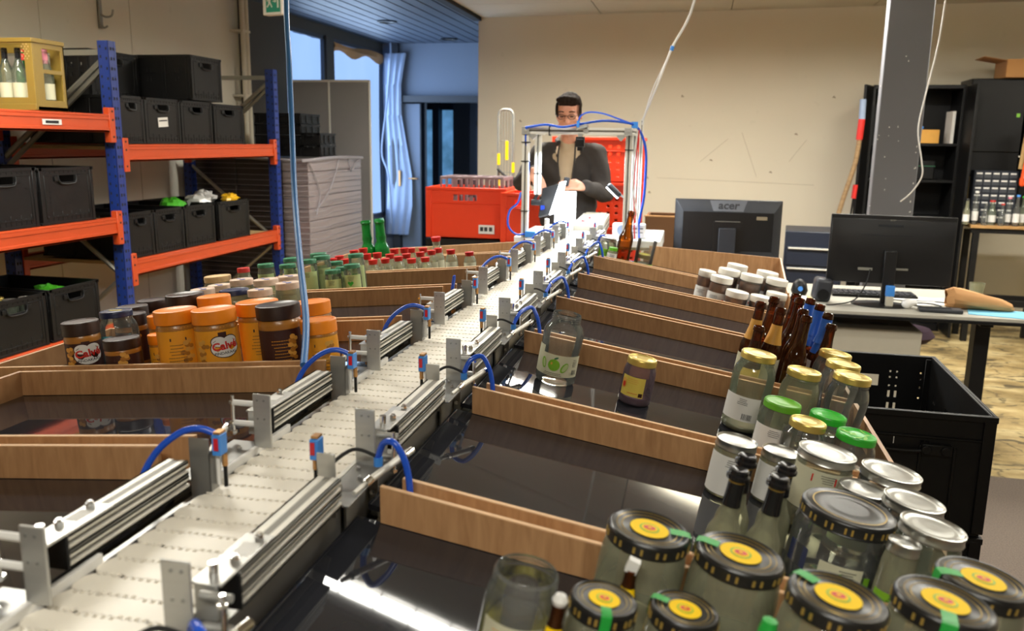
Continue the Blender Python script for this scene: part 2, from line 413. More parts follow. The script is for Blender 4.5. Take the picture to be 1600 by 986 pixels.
# ceilings: white tiles over the hall, blue-grey slats over the window bay
def tiles(mb,x0,x1,y0,y1,z,st,g=.008):
    y=y0
    while y<y1-.01:
        x=x0
        while x<x1-.01:
            mb.bx(x+g/2,min(x+st,x1)-g/2,y+g/2,min(y+.6,y1)-g/2,z,z+.02); x+=st
        y+=.6
c=MB(); tiles(c,-1.66,5.2,-4.2,8.8,CEIL,1.2); c.bx(-3.8,-1.72,-4.2,5.0,CEIL,CEIL+.02); c.bx(-3.8,5.2,-4.2,8.9,CEIL+.021,CEIL+.12); struct(c.build('ceiling','ceil'))
c=MB(); x=-3.62
while x<-1.78:
    c.bx(x,x+.118,5.0,10.35,CEIL,CEIL+.015); x+=.138
struct(c.build('ceiling_slats','slat'),None).name='trim_1'
c=MB(); c.bx(-3.8,-1.6,5.0,10.5,CEIL+.022,CEIL+.12) ; struct(c.build('trim_2','dark_gap'))
c=MB(); c.bx(-1.75,-1.67,4.9,8.06,CEIL-.03,CEIL+.02); struct(c.build('trim_3','dark_gap'))
# white wall at the back right, running at a slight angle
ang=math.atan2(7.6-8.05,3.06+1.70)
w=MB(); w.bx(0,7.4,0,.3,0,CEIL+.02); wb_=w.build('wall_back','wall',loc=(-1.70,8.05,0),rot=(0,0,ang)); struct(wb_)
w=MB(); w.bx(-1.70,-1.55,8.1,10.4,0,CEIL+.1); struct(w.build('wall_return','wall')).name='wall_recess'
w=MB(); w.bx(5.0,5.2,-4.2,7.6,0,CEIL+.02); struct(w.build('wall_right','wall'))
w=MB(); w.bx(-3.8,5.2,-4.4,-4.2,0,CEIL+.02); struct(w.build('wall_front','wall'))
# left wall: cream panels with seams behind the rack
w=MB(); ys=[-4.2,-1.4,1.4,3.2,4.22,5.12,6.65]
for a,bb in zip(ys[:-1],ys[1:]): w.bx(-3.8,-3.55,a+.004,bb-.004,0,CEIL)
w.bx(-3.8,-3.556,-4.2,6.65,0,CEIL); struct(w.build('wall_left','wall_left'))
w=MB(); w.bx(-3.8,-3.47,6.66,7.4,0,CEIL); struct(w.build('trim_4','pillar_d'))
w=MB()
for i in (0,1): w.cyl((-3.44+.0,6.52+i*.07,.0),(-3.44,6.52+i*.07,CEIL),.022,n=12)
for z in (.8,1.9,2.45): w.bx(-3.56,-3.42,6.49,6.62,z,z+.02)
tag(w.build('heating_pipes','wall'),'pair of cream painted pipes running up the left wall beside the dark pillar','pipe')
# window wall along the left behind the rack
FR=pm('window_frame',S(58,62,70),0.5,0,0.1); M['frame']=FR
M['film_win']=emit_mat('daylit_window_film',S(160,192,242),1.25,0,1.4,S(128,168,230),(1,1,.5))
w=MB(); w.bx(-3.8,-3.55,7.4,10.3,0,.55); struct(w.build('wall_window','wall_entry'))
w=MB(); w.bx(-3.8,-3.52,7.4,10.3,2.64,CEIL); struct(w.build('trim_5','pillar_d'))
for i,(a,bb) in enumerate(((7.4,8.42),(8.62,10.2))):
    fr=MB(); fr.bx(-3.62,-3.52,a,a+.03,.55,2.64); fr.bx(-3.62,-3.52,bb-.03,bb,.55,2.64); fr.bx(-3.62,-3.52,a,bb,.55,.6); fr.bx(-3.62,-3.52,a,bb,2.6,2.64)
    fo=fr.build('window_%d'%(i+1),'frame'); struct(fo)
    pn=MB(); n=24
    vs=[];fs=[]
    for k in range(n+1):
        for j in range(9):
            yy=a+.03+(bb-a-.06)*k/n; vs.append((-3.565+.012*math.sin(yy*17+j*.4)+.006*math.sin(yy*41),yy,.6+2.0*j/8))
    for k in range(n):
        for j in range(8): fs.append((k*9+j,k*9+j+1,(k+1)*9+j+1,(k+1)*9+j))
    pn.add(vs,fs); pn.build('plastic_film','film_win',fo)
w=MB(); w.bx(-3.66,-3.50,8.42,8.62,.55,2.64); struct(w.build('trim_6','pillar_d'))
w=MB(); 
vs=[];n=14
for k in range(n+1):
    t=k/n; yy=8.62+1.6*t
    vs+=[(-3.50+.02*math.sin(t*9),yy,2.60-.02*math.sin(t*7)),(-3.53,yy,2.49+.035*math.sin(t*12)+.03*t),(-3.485,yy,2.55)]
fs=[]
for k in range(n):
    a=k*3; b2=a+3; fs+=[(a,a+1,b2+1,b2),(a,b2,b2+2,a+2),(a+1,a+2,b2+2,b2+1)]
w.add(vs,fs); tag(w.build('torn_paper_strip','card'),'torn brown paper strip hanging along the window head','paper strip')
# loose plastic sheet hung at the corner
vs=[];fs=[];n=16
for k in range(n+1):
    t=k/n
    for j in range(7):
        z=2.62-2.3*j/6; vs.append((-3.47+.30*t*(1-.25*math.sin(j)),10.10-.012*math.sin(t*22+j)-.03*math.sin(j*1.3),z))
for k in range(n):
    for j in range(6): fs.append((k*7+j,k*7+j+1,(k+1)*7+j+1,(k+1)*7+j))
M['sheet']=pm('white_plastic_sheet',S(140,156,184),0.35,0,0.08)
w=MB(); w.add(vs,fs); tag(w.build('plastic_sheet','sheet'),'pale crumpled plastic sheet hanging in the corner between window and doorway','sheet')
w=MB(); w.tube([(-3.34,10.0,2.74),(-3.34,10.0,2.55),(-3.36,9.9,2.0),(-3.4,9.8,1.4),(-3.3,9.75,1.1),(-3.25,9.7,.5)],.012,n=8); tag(w.build('curtain_cord','sheet'),'pale cord looping down the hanging plastic sheet','cord')
# entry wall with doorway
w=MB(); w.bx(-3.8,-3.34,10.2,10.4,0,CEIL); w.bx(-3.34,-1.6,10.2,10.4,2.05,CEIL); struct(w.build('wall_entry','wall_entry'))
w=MB(); w.bx(-3.38,-3.29,10.12,10.3,0,CEIL); w.bx(-3.29,-1.6,10.12,10.3,2.02,2.10); struct(w.build('trim_7','frame'))
d=MB(); d.bx(-3.27,-3.02,10.18,10.24,0,2.0); do=d.build('door_1','wall_entry'); struct(do)
d=MB(); d.bx(-3.29,-3.265,10.10,10.18,.95,1.15); d.cyl((-3.05,10.18,1.05),(-3.05,10.10,1.05),.01); d.cyl((-3.05,10.10,1.05),(-3.15,10.10,1.05),.01); d.build('door_handle','brass',do)
# glazed vestibule beyond
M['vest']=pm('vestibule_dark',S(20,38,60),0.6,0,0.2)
M['outside']=emit_mat('daylight_outside',S(110,170,230),0.9,0,5,S(24,60,60),(1,1,1))
w=MB(); w.bx(-3.8,-1.2,12.2,12.4,0,.75); w.bx(-3.8,-1.2,12.2,12.4,2.0,2.75)
for x in (-3.9,-3.45,-3.0,-2.62,-2.12): w.bx(x,x+.1,12.1,12.3,0,2.75)
for x in (-3.4,-2.6): w.bx(x-.02,x+.12,11.2,11.3,0,2.7)
w.bx(-2.95,-2.66,11.5,11.55,0,2.7); w.bx(-3.8,-3.7,10.4,12.4,0,2.75); w.bx(-1.6,-1.5,10.4,12.4,0,2.75); w.bx(-3.8,-1.2,10.4,12.4,2.6,2.75)
struct(w.build('wall_vestibule','vest'))
w=MB(); w.bx(-3.8,-1.2,12.5,12.52,.7,2.1); struct(w.build('window_3','outside'))
w=MB(); w.bx(-2.45,-2.40,10.9,10.95,0,2.3); w.bx(-1.95,-1.90,10.9,10.95,0,2.3); w.bx(-2.45,-1.9,10.9,10.95,2.25,2.3); w.bx(-2.45,-1.9,10.9,10.95,1.75,1.8); w.bx(-2.45,-1.9,10.9,10.95,0,.1); w.cyl((-2.36,10.88,.9),(-2.36,10.88,1.3),.012); do=w.build('door_2','vest'); struct(do)
# grey structural column, tapering nothing: square with scuffed paint
w=MB(); w.bx(-.125,.125,-.13,.13,0,CEIL); co=w.build('column','pillar',loc=(1.72,5.18,0),rot=(0,0,-.13),bevel=.006); struct(co); co.name='trim_8'
w=MB(); random.seed(3)
for i in range(24):
    x=random.choice((-.12,-.06,0,.1,.115))+random.uniform(-.012,.012); z=random.uniform(1.15,1.62) if i%4 else random.uniform(1.6,2.1)
    w.mark(); w.box((x,-.1305,z),(random.uniform(.002,.006),.001,random.uniform(.003,.012)))
w.build('paint_chip','paper',co)
# marks on the white wall
w=MB(); random.seed(5)
for (x,z) in ((2.05,1.99),(3.4,1.98),(1.75,1.22),(2.9,1.3),(1.78,1.08),(3.1,1.65),(2.35,1.4),(.45,1.75),(4.0,2.15)):
    w.mark(); w.box((x,-.001,z),(.02,.002,.012),rot=(0,random.uniform(0,3),0)); w.box((x+.012,-.001,z-.006),(.01,.002,.01),rot=(0,1,0))
for (x0,z0,x1,z1) in ((2.62,1.66,2.78,1.25),(1.85,1.22,3.3,1.19),(2.25,1.38,2.5,1.6),(3.2,1.6,3.06,1.4)):
    w.mark(); w.cyl((x0,-.0005,z0),(x1,-.0005,z1),.0015,n=4)
M['scuff']=pm('wall_scuff',S(146,132,108),0.9); w.build('scuff_mark','scuff',wb_)
# downlights in the slatted ceiling
for i,(x,y,l) in enumerate(((-2.72,8.2,'round dark downlight in the slatted ceiling, nearer one'),(-2.5,9.75,'round dark downlight in the slatted ceiling, farther one'))):
    t=thing('downlight',l,'ceiling light',(x,y,CEIL),group=None)
    q=MB(); q.lathe([(.10,0),(.105,-.012),(.085,-.014),(.075,0),(.07,.01)],24); q.build('trim_ring','black_m',t)
    q=MB(); q.lathe([(.074,-.004),(.06,.006),(.001,.009)],20); q.build('reflector','steel_dark',t)
# coat hook
t=thing('wall_hook','double metal coat hook on the cream wall above the rack','hook',(-3.545,4.78,2.36))
q=MB(); q.box((.008,0,0),(.016,.03,.19)); q.build('back_plate','galv',t,bevel=.003)
q=MB(); q.tube([(.01,0,0),(.05,.0,-.02),(.09,.01,-.01),(.10,.015,.03)],.007); q.tube([(.01,0,-.06),(.03,0,-.09),(.06,0,-.08)],.007); q.build('prong','galv',t)
# exit sign hanging from the ceiling
t=thing('exit_sign','green emergency exit sign in a white housing hanging from the ceiling','sign',(-1.97,4.25,2.26),(0,0,-.25))
q=MB(); q.box((0,0,.08),(.14,.05,.17)); q.cyl((0,0,.16),(0,0,.48),.008); q.build('housing','white_pl',t,bevel=.006)
M['sign_g']=pm('sign_green',S(20,104,82),0.5,emit=(S(20,120,90),0.25))
q=MB(); q.box((.012,-.0265,.07),(.105,.003,.12)); q.build('sign_panel','sign_g',t)
q=MB(); 
q.box((-.012,-.029,.098),(.012,.002,.012)); q.box((-.012,-.029,.074),(.014,.002,.03),rot=(0,.25,0)); q.box((-.022,-.029,.05),(.008,.002,.03),rot=(0,.7,0)); q.box((-.002,-.029,.05),(.008,.002,.03),rot=(0,-.5,0)); q.box((-.012,-.029,.08),(.04,.002,.007),rot=(0,-.3,0))
q.box((.022,-.029,.07),(.018,.002,.006)); q.box((.03,-.029,.07),(.012,.002,.014),rot=(0,.78,0)); q.box((.05,-.029,.07),(.012,.002,.075)); q.build('pictogram','paper',t)
# ceiling luminaires (the nearest one is mirrored in the black slide)
M['tube']=emit_mat('fluorescent_tube',(1.0,0.90,0.66),2.6)
def lamp(x,y,w,dp,pw,label,rot=0,up=0.35):
    t=thing('ceiling_light',label,'ceiling light',(x,y,CEIL-.045),(0,0,rot),'fluorescent luminaires on the ceiling')
    q=MB(); q.bx(-w/2,w/2,-dp/2,dp/2,.02,.045); q.bx(-w/2-.01,-w/2,-dp/2-.01,dp/2+.01,-.01,.045); q.bx(w/2,w/2+.01,-dp/2-.01,dp/2+.01,-.01,.045)
    q.bx(-w/2,w/2,-dp/2-.01,-dp/2,-.01,.045); q.bx(-w/2,w/2,dp/2,dp/2+.01,-.01,.045); q.build('housing','white_pl',t)
    q=MB(); q.bx(-w/2+.005,w/2-.005,-dp/2+.005,dp/2-.005,.008,.018); q.build('diffuser','tube',t)
    q=MB(); k=int(w/.15)
    for i in range(1,k): q.bx(-w/2+i*w/k-.002,-w/2+i*w/k+.002,-dp/2,dp/2,-.008,.008)
    q.build('louvre','alu_dark',t)
    area_light('lamp_light',(0,0,.0075),(0,0,0),w-.02,dp-.02,pw,LAMP_COL,t)
    if up:
        t.location.z=CEIL-.16; area_light('added_uplight',(0,0,.05),(PI,0,0),w,dp,pw*up,LAMP_COL,t)  # upward light added to brighten ceiling and walls, fixture lowered to make room
        q=MB(); [q.cyl((sx*w*.4,0,.045),(sx*w*.4,0,.16),.004,n=6) for sx in(-1,1)]; q.build('suspension_rod','alu',t)
lamp(.12,2.50,1.3,.13,LAMP_W*.8,'fluorescent ceiling luminaire over the sorting belt',up=0)
lamp(2.2,2.0,1.3,.3,LAMP_W*1.7,'fluorescent ceiling luminaire over the carpet')
lamp(.6,-1.4,1.3,.3,LAMP_W*1.5,'fluorescent ceiling luminaire behind the near end of the belt')
lamp(1.6,5.2,1.3,.3,LAMP_W*4.0,'unseen ceiling luminaire over the desk, added to light the back wall')  # out-of-view fixture placed to light the back wall
lamp(-.6,5.4,1.3,.3,LAMP_W*3.4,'unseen ceiling luminaire over the person, added to light the back wall')  # also out of view, placed there for the light on the wall
lamp(-1.9,2.2,1.3,.3,LAMP_W*2.4,'fluorescent ceiling luminaire left of the belt',up=.9)
lamp(3.8,4.6,1.3,.3,LAMP_W*2.5,'fluorescent ceiling luminaire near the right wall')
# daylight through the windows
area_light('window_daylight',(-3.45,9.0,1.6),(0,R(-90),0),1.9,2.6,60,DAY_COL)
area_light('door_daylight',(-2.4,11.9,1.4),(R(-90),0,0),1.2,1.6,14,DAY_COL)
# ------------------------------------------------------------------ conveyor
ORD=['nearest one','second nearest','third nearest','fourth nearest','fifth nearest','sixth nearest','seventh nearest','farthest one']
BT=1.11
conv=thing('belt_conveyor','long narrow white modular belt conveyor running away to the lit inspection frame','conveyor',(0,0,0))
q=MB(); P=.0343; y=-.95; i=0
XL,XR=-.077,.073
while y<3.62:
    off=(i%2)*.037
    def edge(yb,phase):
        pts=[]; x=XL+.006; k=0
        while x<XR-.004:
            xx=(x-XL+off)%.074
            tooth = xx<.040
            if tooth:
                pts+= [(x,yb+.0035*phase),(x+.0045,yb+.0035*phase),(x+.0045,yb-.0035*phase),(x+.0088,yb-.0035*phase)]
                x+=.0088
            else:
                pts+= [(x,yb),(x+.010,yb)]; x+=.0105
        pts.append((XR-.002,yb)); return pts
    lo=edge(y,1); hi=edge(y+P-.0016,1)
    poly=lo+[(XR,y+.006),(XR,y+P-.008)]+hi[::-1]+[(XL+.002,y+P-.008),(XL,y+P*.5),(XL+.002,y+.007)]
    q.prism(poly,.009,Matrix.Translation((0,0,BT-.009)))
    y+=P; i+=1
q.build('belt_surface','belt',conv,bevel=.0012,seg=1,angle=30)
q=MB(); q.bx(XL+.004,XR-.004,-.95,3.62,BT-.022,BT-.0075); q.build('belt_underside','belt_gap',conv)
q=MB()
for s in(-1,1): q.mark(); q.bx(s*.080-.0015,s*.080+.0015,-1.0,3.65,.98,BT-.004); q.bx(s*.089-.009,s*.089+.009,-1.0,3.65,BT-.014,BT-.011)
q.build('side_frame','steel_dark',conv)
q=MB()
for s in(-1,1): q.mark(); q.bx(s*.093-.009,s*.093+.009,-1.0,3.65,.985,1.03)
q.build('t_slot_profile','alu_dark',conv)
q=MB()
for yy in(-.6,.9,2.4,3.4):
    q.mark()
    for s in(-1,1): q.bx(s*.07-.02,s*.07+.02,yy-.02,yy+.02,0,.99)
    q.bx(-.07,.07,yy-.02,yy+.02,.4,.44)
q.build('support_leg','alu',conv)

def bolt(mb,p,r=.0035,h=.004,axis=(0,0,1),mi=None):
    a=Vector(axis); mb.cyl(p,Vector(p)+a*h,r,n=6,mi=mi); mb.cyl(Vector(p)+a*h*.9,Vector(p)+a*h*1.5,r*.6,n=8,mi=mi)

RB=[-.12,.345,.81,1.29,1.76,2.22,2.68,3.10]
def diverter(side,n):
    """side -1 left, +1 right; local origin at the foot of the tall end plate, +y away from camera, +x outwards"""
    y0=n*.43 if side<0 else n*.43-.027
    lab=('left' if side<0 else 'right')
    t=thing('diverter_arm','aluminium diverter with tall end plate, %s edge of the belt, %s'%(lab,ORD[n]),'diverter',(side*.082,y0,1.118),group='diverter units along the belt')
    X=lambda a:side*a
    def bx(mb,a,b_,*r): mb.bx(min(X(a),X(b_)),max(X(a),X(b_)),*r)
    if side<0: pa,pb=-.027,.0
    else: pa,pb=.0,.028
    q=MB(); bx(q,pa,pb,0,.003,0,.079); q.build('end_plate','steel',t,bevel=.0012)
    q=MB(); c=(pa+pb)/2
    for z in(.070,.043): q.mark(); q.cyl((X(c-.004),.0,z),(X(c-.004),-.0012,z),.0016,n=8); q.cyl((X(c+.006),.0,z),(X(c+.006),-.0012,z),.0016,n=8)
    q.build('screw','steel_dark',t)
    q=MB(); bx(q,.0,.044,-.13,.02,-.002,.001); q.build('foot_flange','steel_dark',t,bevel=.0008)
    q=MB()
    for (a,b2) in((.012,-.02),(.026,-.05),(.014,-.085)): q.mark(); bolt(q,(X(a),b2,.001))
    q.build('bolt','chrome',t)
    q=MB(); bx(q,-.006,0,-.10,.10,-.010,.002); q.build('guard_strip','white_pl' if side<0 else 'alu',t,bevel=.0008)
    # twin guide rods with vertical pin, outside the plate
    o0=.0 if side<0 else .028
    q=MB()
    for z in(.060,.030):
        q.mark()
        if side<0: q.cyl((X(o0+.001),.012,z),(X(o0+.036),.012,z),.0042,n=12)
        else: q.cyl((X(o0-.004),.02,z-.022),(X(o0+.026),.02,z-.022),.0042,n=12)
    q.build('guide_rod','white_pl' if side<0 else 'steel',t)
    q=MB(); px_=o0+(.038 if side<0 else .022); dz_=0 if side<0 else -.024; q.cyl((X(px_),.012,.012+dz_),(X(px_),.012,.070+dz_),.0026,n=10)
    for z in(.06,.03,.016): q.cyl((X(px_),.012,z-.002+dz_),(X(px_),.012,z+.002+dz_),.0052,n=6)
    q.build('pivot_pin','chrome',t)
    # pneumatic cylinder lying obliquely towards the camera
    q=MB(); q.cyl((X(o0+.046),.004,.024),(X(o0+.022),-.085,.014),.0046,n=14); q.cyl((X(o0+.022),-.085,.014),(X(o0+.016),-.112,.010),.0030,n=10); q.build('air_cylinder','alu',t)
    q=MB(); q.mark(); q.cyl((X(o0+.048),.010,.024),(X(o0+.044),-.006,.022),.0055,n=14); q.mark(); q.cyl((X(o0+.024),-.078,.016),(X(o0+.021),-.090,.013),.0055,n=14); q.build('cylinder_cap','chrome',t)
    # rail = two stacked T-slot profiles
    ra,rb=(.0,.030) if side<0 else (.008,.040)
    L0,L1=.06,.27 if side<0 else .29
    q=MB()
    def prof(z0,z1):
        g=.004
        bx(q,ra+g,rb-g,L0,L1,z0+g*.2,z1-g*.2,1)
        m1=(ra+rb)/2
        for (u0,u1) in((ra,ra+(rb-ra)*.36),(rb-(rb-ra)*.36,rb)):
            bx(q,u0,u1,L0,L1,z1-g,z1,0); bx(q,u0,u1,L0,L1,z0,z0+g,0)
        for (u0,u1) in((ra,ra+g),(rb-g,rb)):
            bx(q,u0,u1,L0,L1,z0,z0+(z1-z0)*.36,0); bx(q,u0,u1,L0,L1,z1-(z1-z0)*.36,z1,0)
    prof(.004,.022); prof(.0225,.0405)
    q.build('rail_profile',['alu','alu_dark'],t,bevel=.0006,seg=1)
    q=MB(); bx(q,ra-.001,rb+.001,L0-.004,L0,.004,.040); q.build('rail_end_cap','black',t,bevel=.001)
    q=MB(); bx(q,ra-.001,rb-.002,L0-.03,L0+.07,.0408,.0435); bx(q,ra+.004,rb-.006,L0-.032,L0-.028,.008,.0435); q.build('mounting_bracket','steel',t,bevel=.0008)
    q=MB(); bx(q,ra+.008,rb-.006,L0+.024,L0+.05,.0435,.0439); q.build('bracket_label','paper',t)
    q=MB()
    for yy in(L0+.012,L0+.058): q.mark(); bolt(q,(X((ra+rb)/2+.004),yy,.0435),.0048,.005)
    q.mark(); q.cyl((X((ra+rb)/2),L0-.018,.0),(X((ra+rb)/2),L0-.018,.058),.0045,n=12); q.build('bracket_bolt','chrome',t)
    # sensor support plate at the far end of the rail
    s0,s1=(-.016,.012) if side<0 else (.001,.025); ys=.29 if side<0 else .307
    q=MB(); bx(q,s0,s1,ys,ys+.0025,-.02,.062); bx(q,s0,s0+.0025,ys,ys+.02,-.02,.045); q.build('support_plate','steel' if side>0 else 'steel_dark',t,bevel=.001)
    # chute hanger under the edge
    q=MB(); bx(q,.002,.006,-.05,.06,-.09,-.012); bx(q,.006,.020,.03,.034,-.09,-.03); q.build('chute_hanger','steel_dark',t,bevel=.001)
    q=MB(); bolt(q,(X(.013),.03,-.05),.004,.005,(0,-1,0)); q.build('hanger_bolt','chrome',t)
    # sensor, a thing of its own
    sx=-.058 if side<0 else .066
    if side>0: ys+=.026
    sn=thing('optical_sensor','small blue sensor with red lens, %s side of the belt, %s'%(lab,ORD[n]),'sensor',(sx,y0+ys+.012,1.171),group='optical sensors along the belt')
    q=MB(); q.box((0,0,0),(.0115,.018,.027)); q.build('sensor_housing','blue_pl',sn,bevel=.0012)
    q=MB(); q.box((side*-.001,-.0102,.002),(.006,.001,.016)); q.build('lens','red_lens',sn)
    q=MB(); q.box((0,.001,.0155),(.009,.014,.003)); q.build('connector','brass',sn)
    q=MB(); q.cyl((side*.004,.002,-.014),(side*.004,.002,-.055),.0028,n=10); q.build('stem','white_pl',sn)
    q=MB(); q.cyl((side*-.004,.004,-.014),(side*-.004,.004,-.030),.0036,n=10,mi=0); q.cyl((side*-.004,.004,-.030),(side*-.004,.004,-.058),.0026,n=10,mi=1); q.build('cable_gland',['brass','black'],sn)
    # air hose
    if side<0:
        if n!=3:
            pts=[(-.152,y0+.268,1.085),(-.152,y0+.275,1.125),(-.138,y0+.288,1.158),(-.112,y0+.30,1.181),(-.088,y0+.306,1.187),(-.066,y0+.31,1.180)]
        else: pts=[(-.115,y0+.285,1.10),(-.118,y0+.287,1.15),(-.114,y0+.288,1.185),(-.112,y0+.288,1.188)]
    else:
        ye=(RB[n]+.022) if 0<n<7 else y0-.05
        pts=[(.122,y0-.02,1.140),(.132,(y0-.02)*.6+ye*.4,1.162),(.150,ye,1.168),(.163,ye,1.148),(.169,ye,1.125),(.171,ye,1.103),(.171,ye,1.088)]
    h=thing('air_hose','blue air hose arching over the %s side of the belt, %s'%(lab,ORD[n]),'hose',pts[0],group='air hoses on the diverter units')
    loc=[tuple(Vector(p_)-Vector(pts[0])) for p_ in pts]
    q=MB(); q.tube(loc,.0045,n=10); q.build('hose','blue_hose',h)
    q=MB(); q.cyl(loc[0],Vector(loc[0])+Vector((0,0,-.012)),.0062,n=10); q.build('fitting','blue_pl' if side>0 else 'brass',h)
    if side>0:
        q=MB(); q.tube([loc[0],(-.03,-.012,.012),(-.052,-.05,-.004),(-.056,-.058,-.022)],.0025,n=8); q.build('branch_cable','rubber',h)
        q=MB(); q.cyl((-.056,-.058,-.018),(-.058,-.064,-.032),.005,n=10); q.build('cable_plug','white_pl',h)
for n in range(8):
    diverter(-1,n); diverter(1,n)

# ------------------------------------------------------------------ chutes
SR,SL=-.165,.09
def zr(x): return 1.065+SR*(x-.14)
def zl(x): return 1.080+SL*(x+.20)
RB=[-.12,.345,.81,1.29,1.76,2.22,2.68,3.10]
LB=[-.06,.37,.81,1.25,1.74,2.13,2.55,2.93]
def slab(mb,xa,xb,ya,yb,zf,h0,h1,mi=None):
    za,zb=zf(xa),zf(xb)
    vs=[(xa,ya,za+h0),(xb,ya,zb+h0),(xb,yb,zb+h0),(xa,yb,za+h0),(xa,ya,za+h1),(xb,ya,zb+h1),(xb,yb,zb+h1),(xa,yb,za+h1)]
    mb.add(vs,[(0,3,2,1),(4,5,6,7),(0,1,5,4),(1,2,6,5),(2,3,7,6),(3,0,4,7)],None,mi)
def board(name,t,xa,xb,ya,yb,zf,hb=.05):
    q=MB(); slab(q,xa,xb,ya,yb,zf,.0005,hb-.001,0); slab(q,xa,xb,ya-.0001,yb+.0001,zf,hb-.001,hb+.0005,1); q.build(name,['board','board_edge'],t,bevel=.0006,seg=1)
rl=['holding the black lids with yellow centres','with silver-lidded jars at its low end','carrying the tall apple label jar and the berry jar','with brown beer bottles at its low end','fourth one up from the dark lids, empty','with white-lidded spread jars at its low end','carrying the amber bottle']
ll=['nearest of all, mostly out of sight','with the lowest cut boards, nearest one fully seen','before the peanut butter jars, second long board','holding the peanut butter jars','holding the small flat jars with pale patterned lids','holding the green lidded jars','holding the red capped bottles','at the far end on the left']
for k in range(7):
    ya=RB[k]+.038+.008; yb=RB[k+1]
    t=thing('wooden_chute','wood-sided black chute on the right, '+rl[k],'chute',(0,0,0),group='right hand chutes')
    q=MB(); slab(q,.105,.875,ya-.004,yb+.004,zr,-.008,0); q.build('slide','slide',t)
    if k==6: 
        q=MB(); q.add([(.33,yb,.93),(.875,yb,.93),(.875,yb+.008,.93),(.33,yb+.008,.93),(.33,yb,1.114),(.875,yb,1.083),(.875,yb+.008,1.083),(.33,yb+.008,1.114)],[(0,3,2,1),(4,5,6,7),(0,1,5,4),(1,2,6,5),(2,3,7,6),(3,0,4,7)]); q.build('side_board','board',t,bevel=.001)
        q=MB(); q.add([(.875,ya,.90),(.883,ya,.90),(.883,yb+.008,.90),(.875,yb+.008,.90),(.875,ya,.998),(.883,ya,.998),(.883,yb+.008,1.083),(.875,yb+.008,1.083)],[(0,3,2,1),(4,5,6,7),(0,1,5,4),(1,2,6,5),(2,3,7,6),(3,0,4,7)]); q.build('end_board','board',t,bevel=.001)
        board('side_board',t,.155,.875,ya-.008,ya,zr)
    else:
        board('side_board',t,.155,.875,ya-.008,ya,zr)
        board('side_board',t,.138,.875,yb,yb+.008,zr)
        q=MB(); q.bx(.876,.884,ya,yb,zr(.88)-.005,zr(.88)+.055); q.build('end_board','board',t)
lx=[-.81,-.81,-.81,-.93,-.93,-.93,-.93,-.93]
for k in range(8):
    ya=(LB[k-1]+.05) if k>0 else -.50; yb=LB[k]
    t=thing('wooden_chute','wood-sided black chute on the left, '+ll[k],'chute',(0,0,0),group='left hand chutes')
    q=MB(); slab(q,lx[k],-.135,ya-.004,yb+.004,zl,-.008,0); q.build('slide','slide',t)
    if k>0: board('side_board',t,lx[k],-.165,ya-.008,ya,zl)
    board('side_board',t,lx[k],-.195,yb,yb+.008,zl)
    q=MB(); q.bx(lx[k]-.009,lx[k]-.001,ya-.008,yb+.008,zl(lx[k])-.005,zl(lx[k])+.05); q.build('end_board','board',t)
# frames carrying the chutes
for s,lab in((-1,'left'),(1,'right')):
    t=thing('chute_stand','dark steel stand carrying the %s hand chutes above the floor'%lab,'frame',(s*.5,1.4,0))
    xo=.32
    q=MB()
    for xx in(-.30,xo):
        zz=(zr if s>0 else zl)(s*.5+xx if s>0 else -.5+xx)
        q.mark(); q.bx(xx-.015,xx+.015,-1.7,1.68,zz-.052,zz-.014)
    q.build('long_beam','black_m',t)
    q=MB()
    for xx in(-.30,xo):
        zz=(zr if s>0 else zl)(s*.5+xx)
        for yy in(-1.5,0,1.6): q.mark(); q.bx(xx-.02,xx+.02,yy-.02,yy+.02,0,zz-.05)
    q.build('leg','black_m',t)

# ------------------------------------------------------------------ inspection frame at the far end
bn=thing('machine_bench','white topped bench carrying the lit inspection frame','bench',(0,3.95,0))
q=MB(); q.bx(-.36,-.135,-.42,.15,1.05,1.085); q.bx(.108,.36,-.42,.15,1.05,1.085); q.bx(-.36,.36,-.27,.15,1.02,1.05); q.build('bench_top','white_pl',bn,bevel=.004)
q=MB()
for xx in(-.33,.33):
    for yy in(-.38,.12): q.mark(); q.bx(xx-.02,xx+.02,yy-.02,yy+.02,0,1.02)
q.build('leg','alu',bn)
def ext(mb,a,b,w=.036):
    """square T-slot profile between two points along one axis"""
    a=Vector(a);b=Vector(b);d=b-a; ax=max(range(3),key=lambda i:abs(d[i])); o=[i for i in range(3) if i!=ax]
    c=(a+b)/2; g=w*.16
    dim=[0,0,0]; dim[ax]=abs(d[ax]); dim[o[0]]=w-2*g; dim[o[1]]=w-2*g; mb.box(c,dim,mi=1)
    for s1 in(-1,1):
        for s2 in(-1,1):
            dim=[0,0,0]; dim[ax]=abs(d[ax]); dim[o[0]]=w*.36; dim[o[1]]=w*.36
            cc=c.copy(); cc[o[0]]+=s1*w*.32; cc[o[1]]+=s2*w*.32; mb.box(cc,dim,mi=0)
fr=thing('inspection_gantry','tall aluminium profile gantry standing over the end of the belt','gantry',(-.055,3.5,1.085))
for nm,a,b in(('post',(-.245,0,0),(-.245,0,.50)),('post',(.245,.06,0),(.245,.06,.51)),('top_beam',(-.263,.0,.515),(.263,.03,.515)),('top_beam',(-.245,.018,.515),(-.245,.45,.515)),('top_beam',(.245,.018,.515),(.245,.45,.515)),('post',(.245,.45,0),(.245,.45,.51)),('hanging_post',(-.25,.36,.19),(-.25,.36,.5))):
    q=MB(); 
    a=Vector(a); b=Vector(b)
    if nm=='top_beam' and abs((b-a).x)>.3: b.y=a.y
    ext(q,a,b,.032); q.build(nm,['alu','alu_dark'],fr,bevel=.001,seg=1)
q=MB()
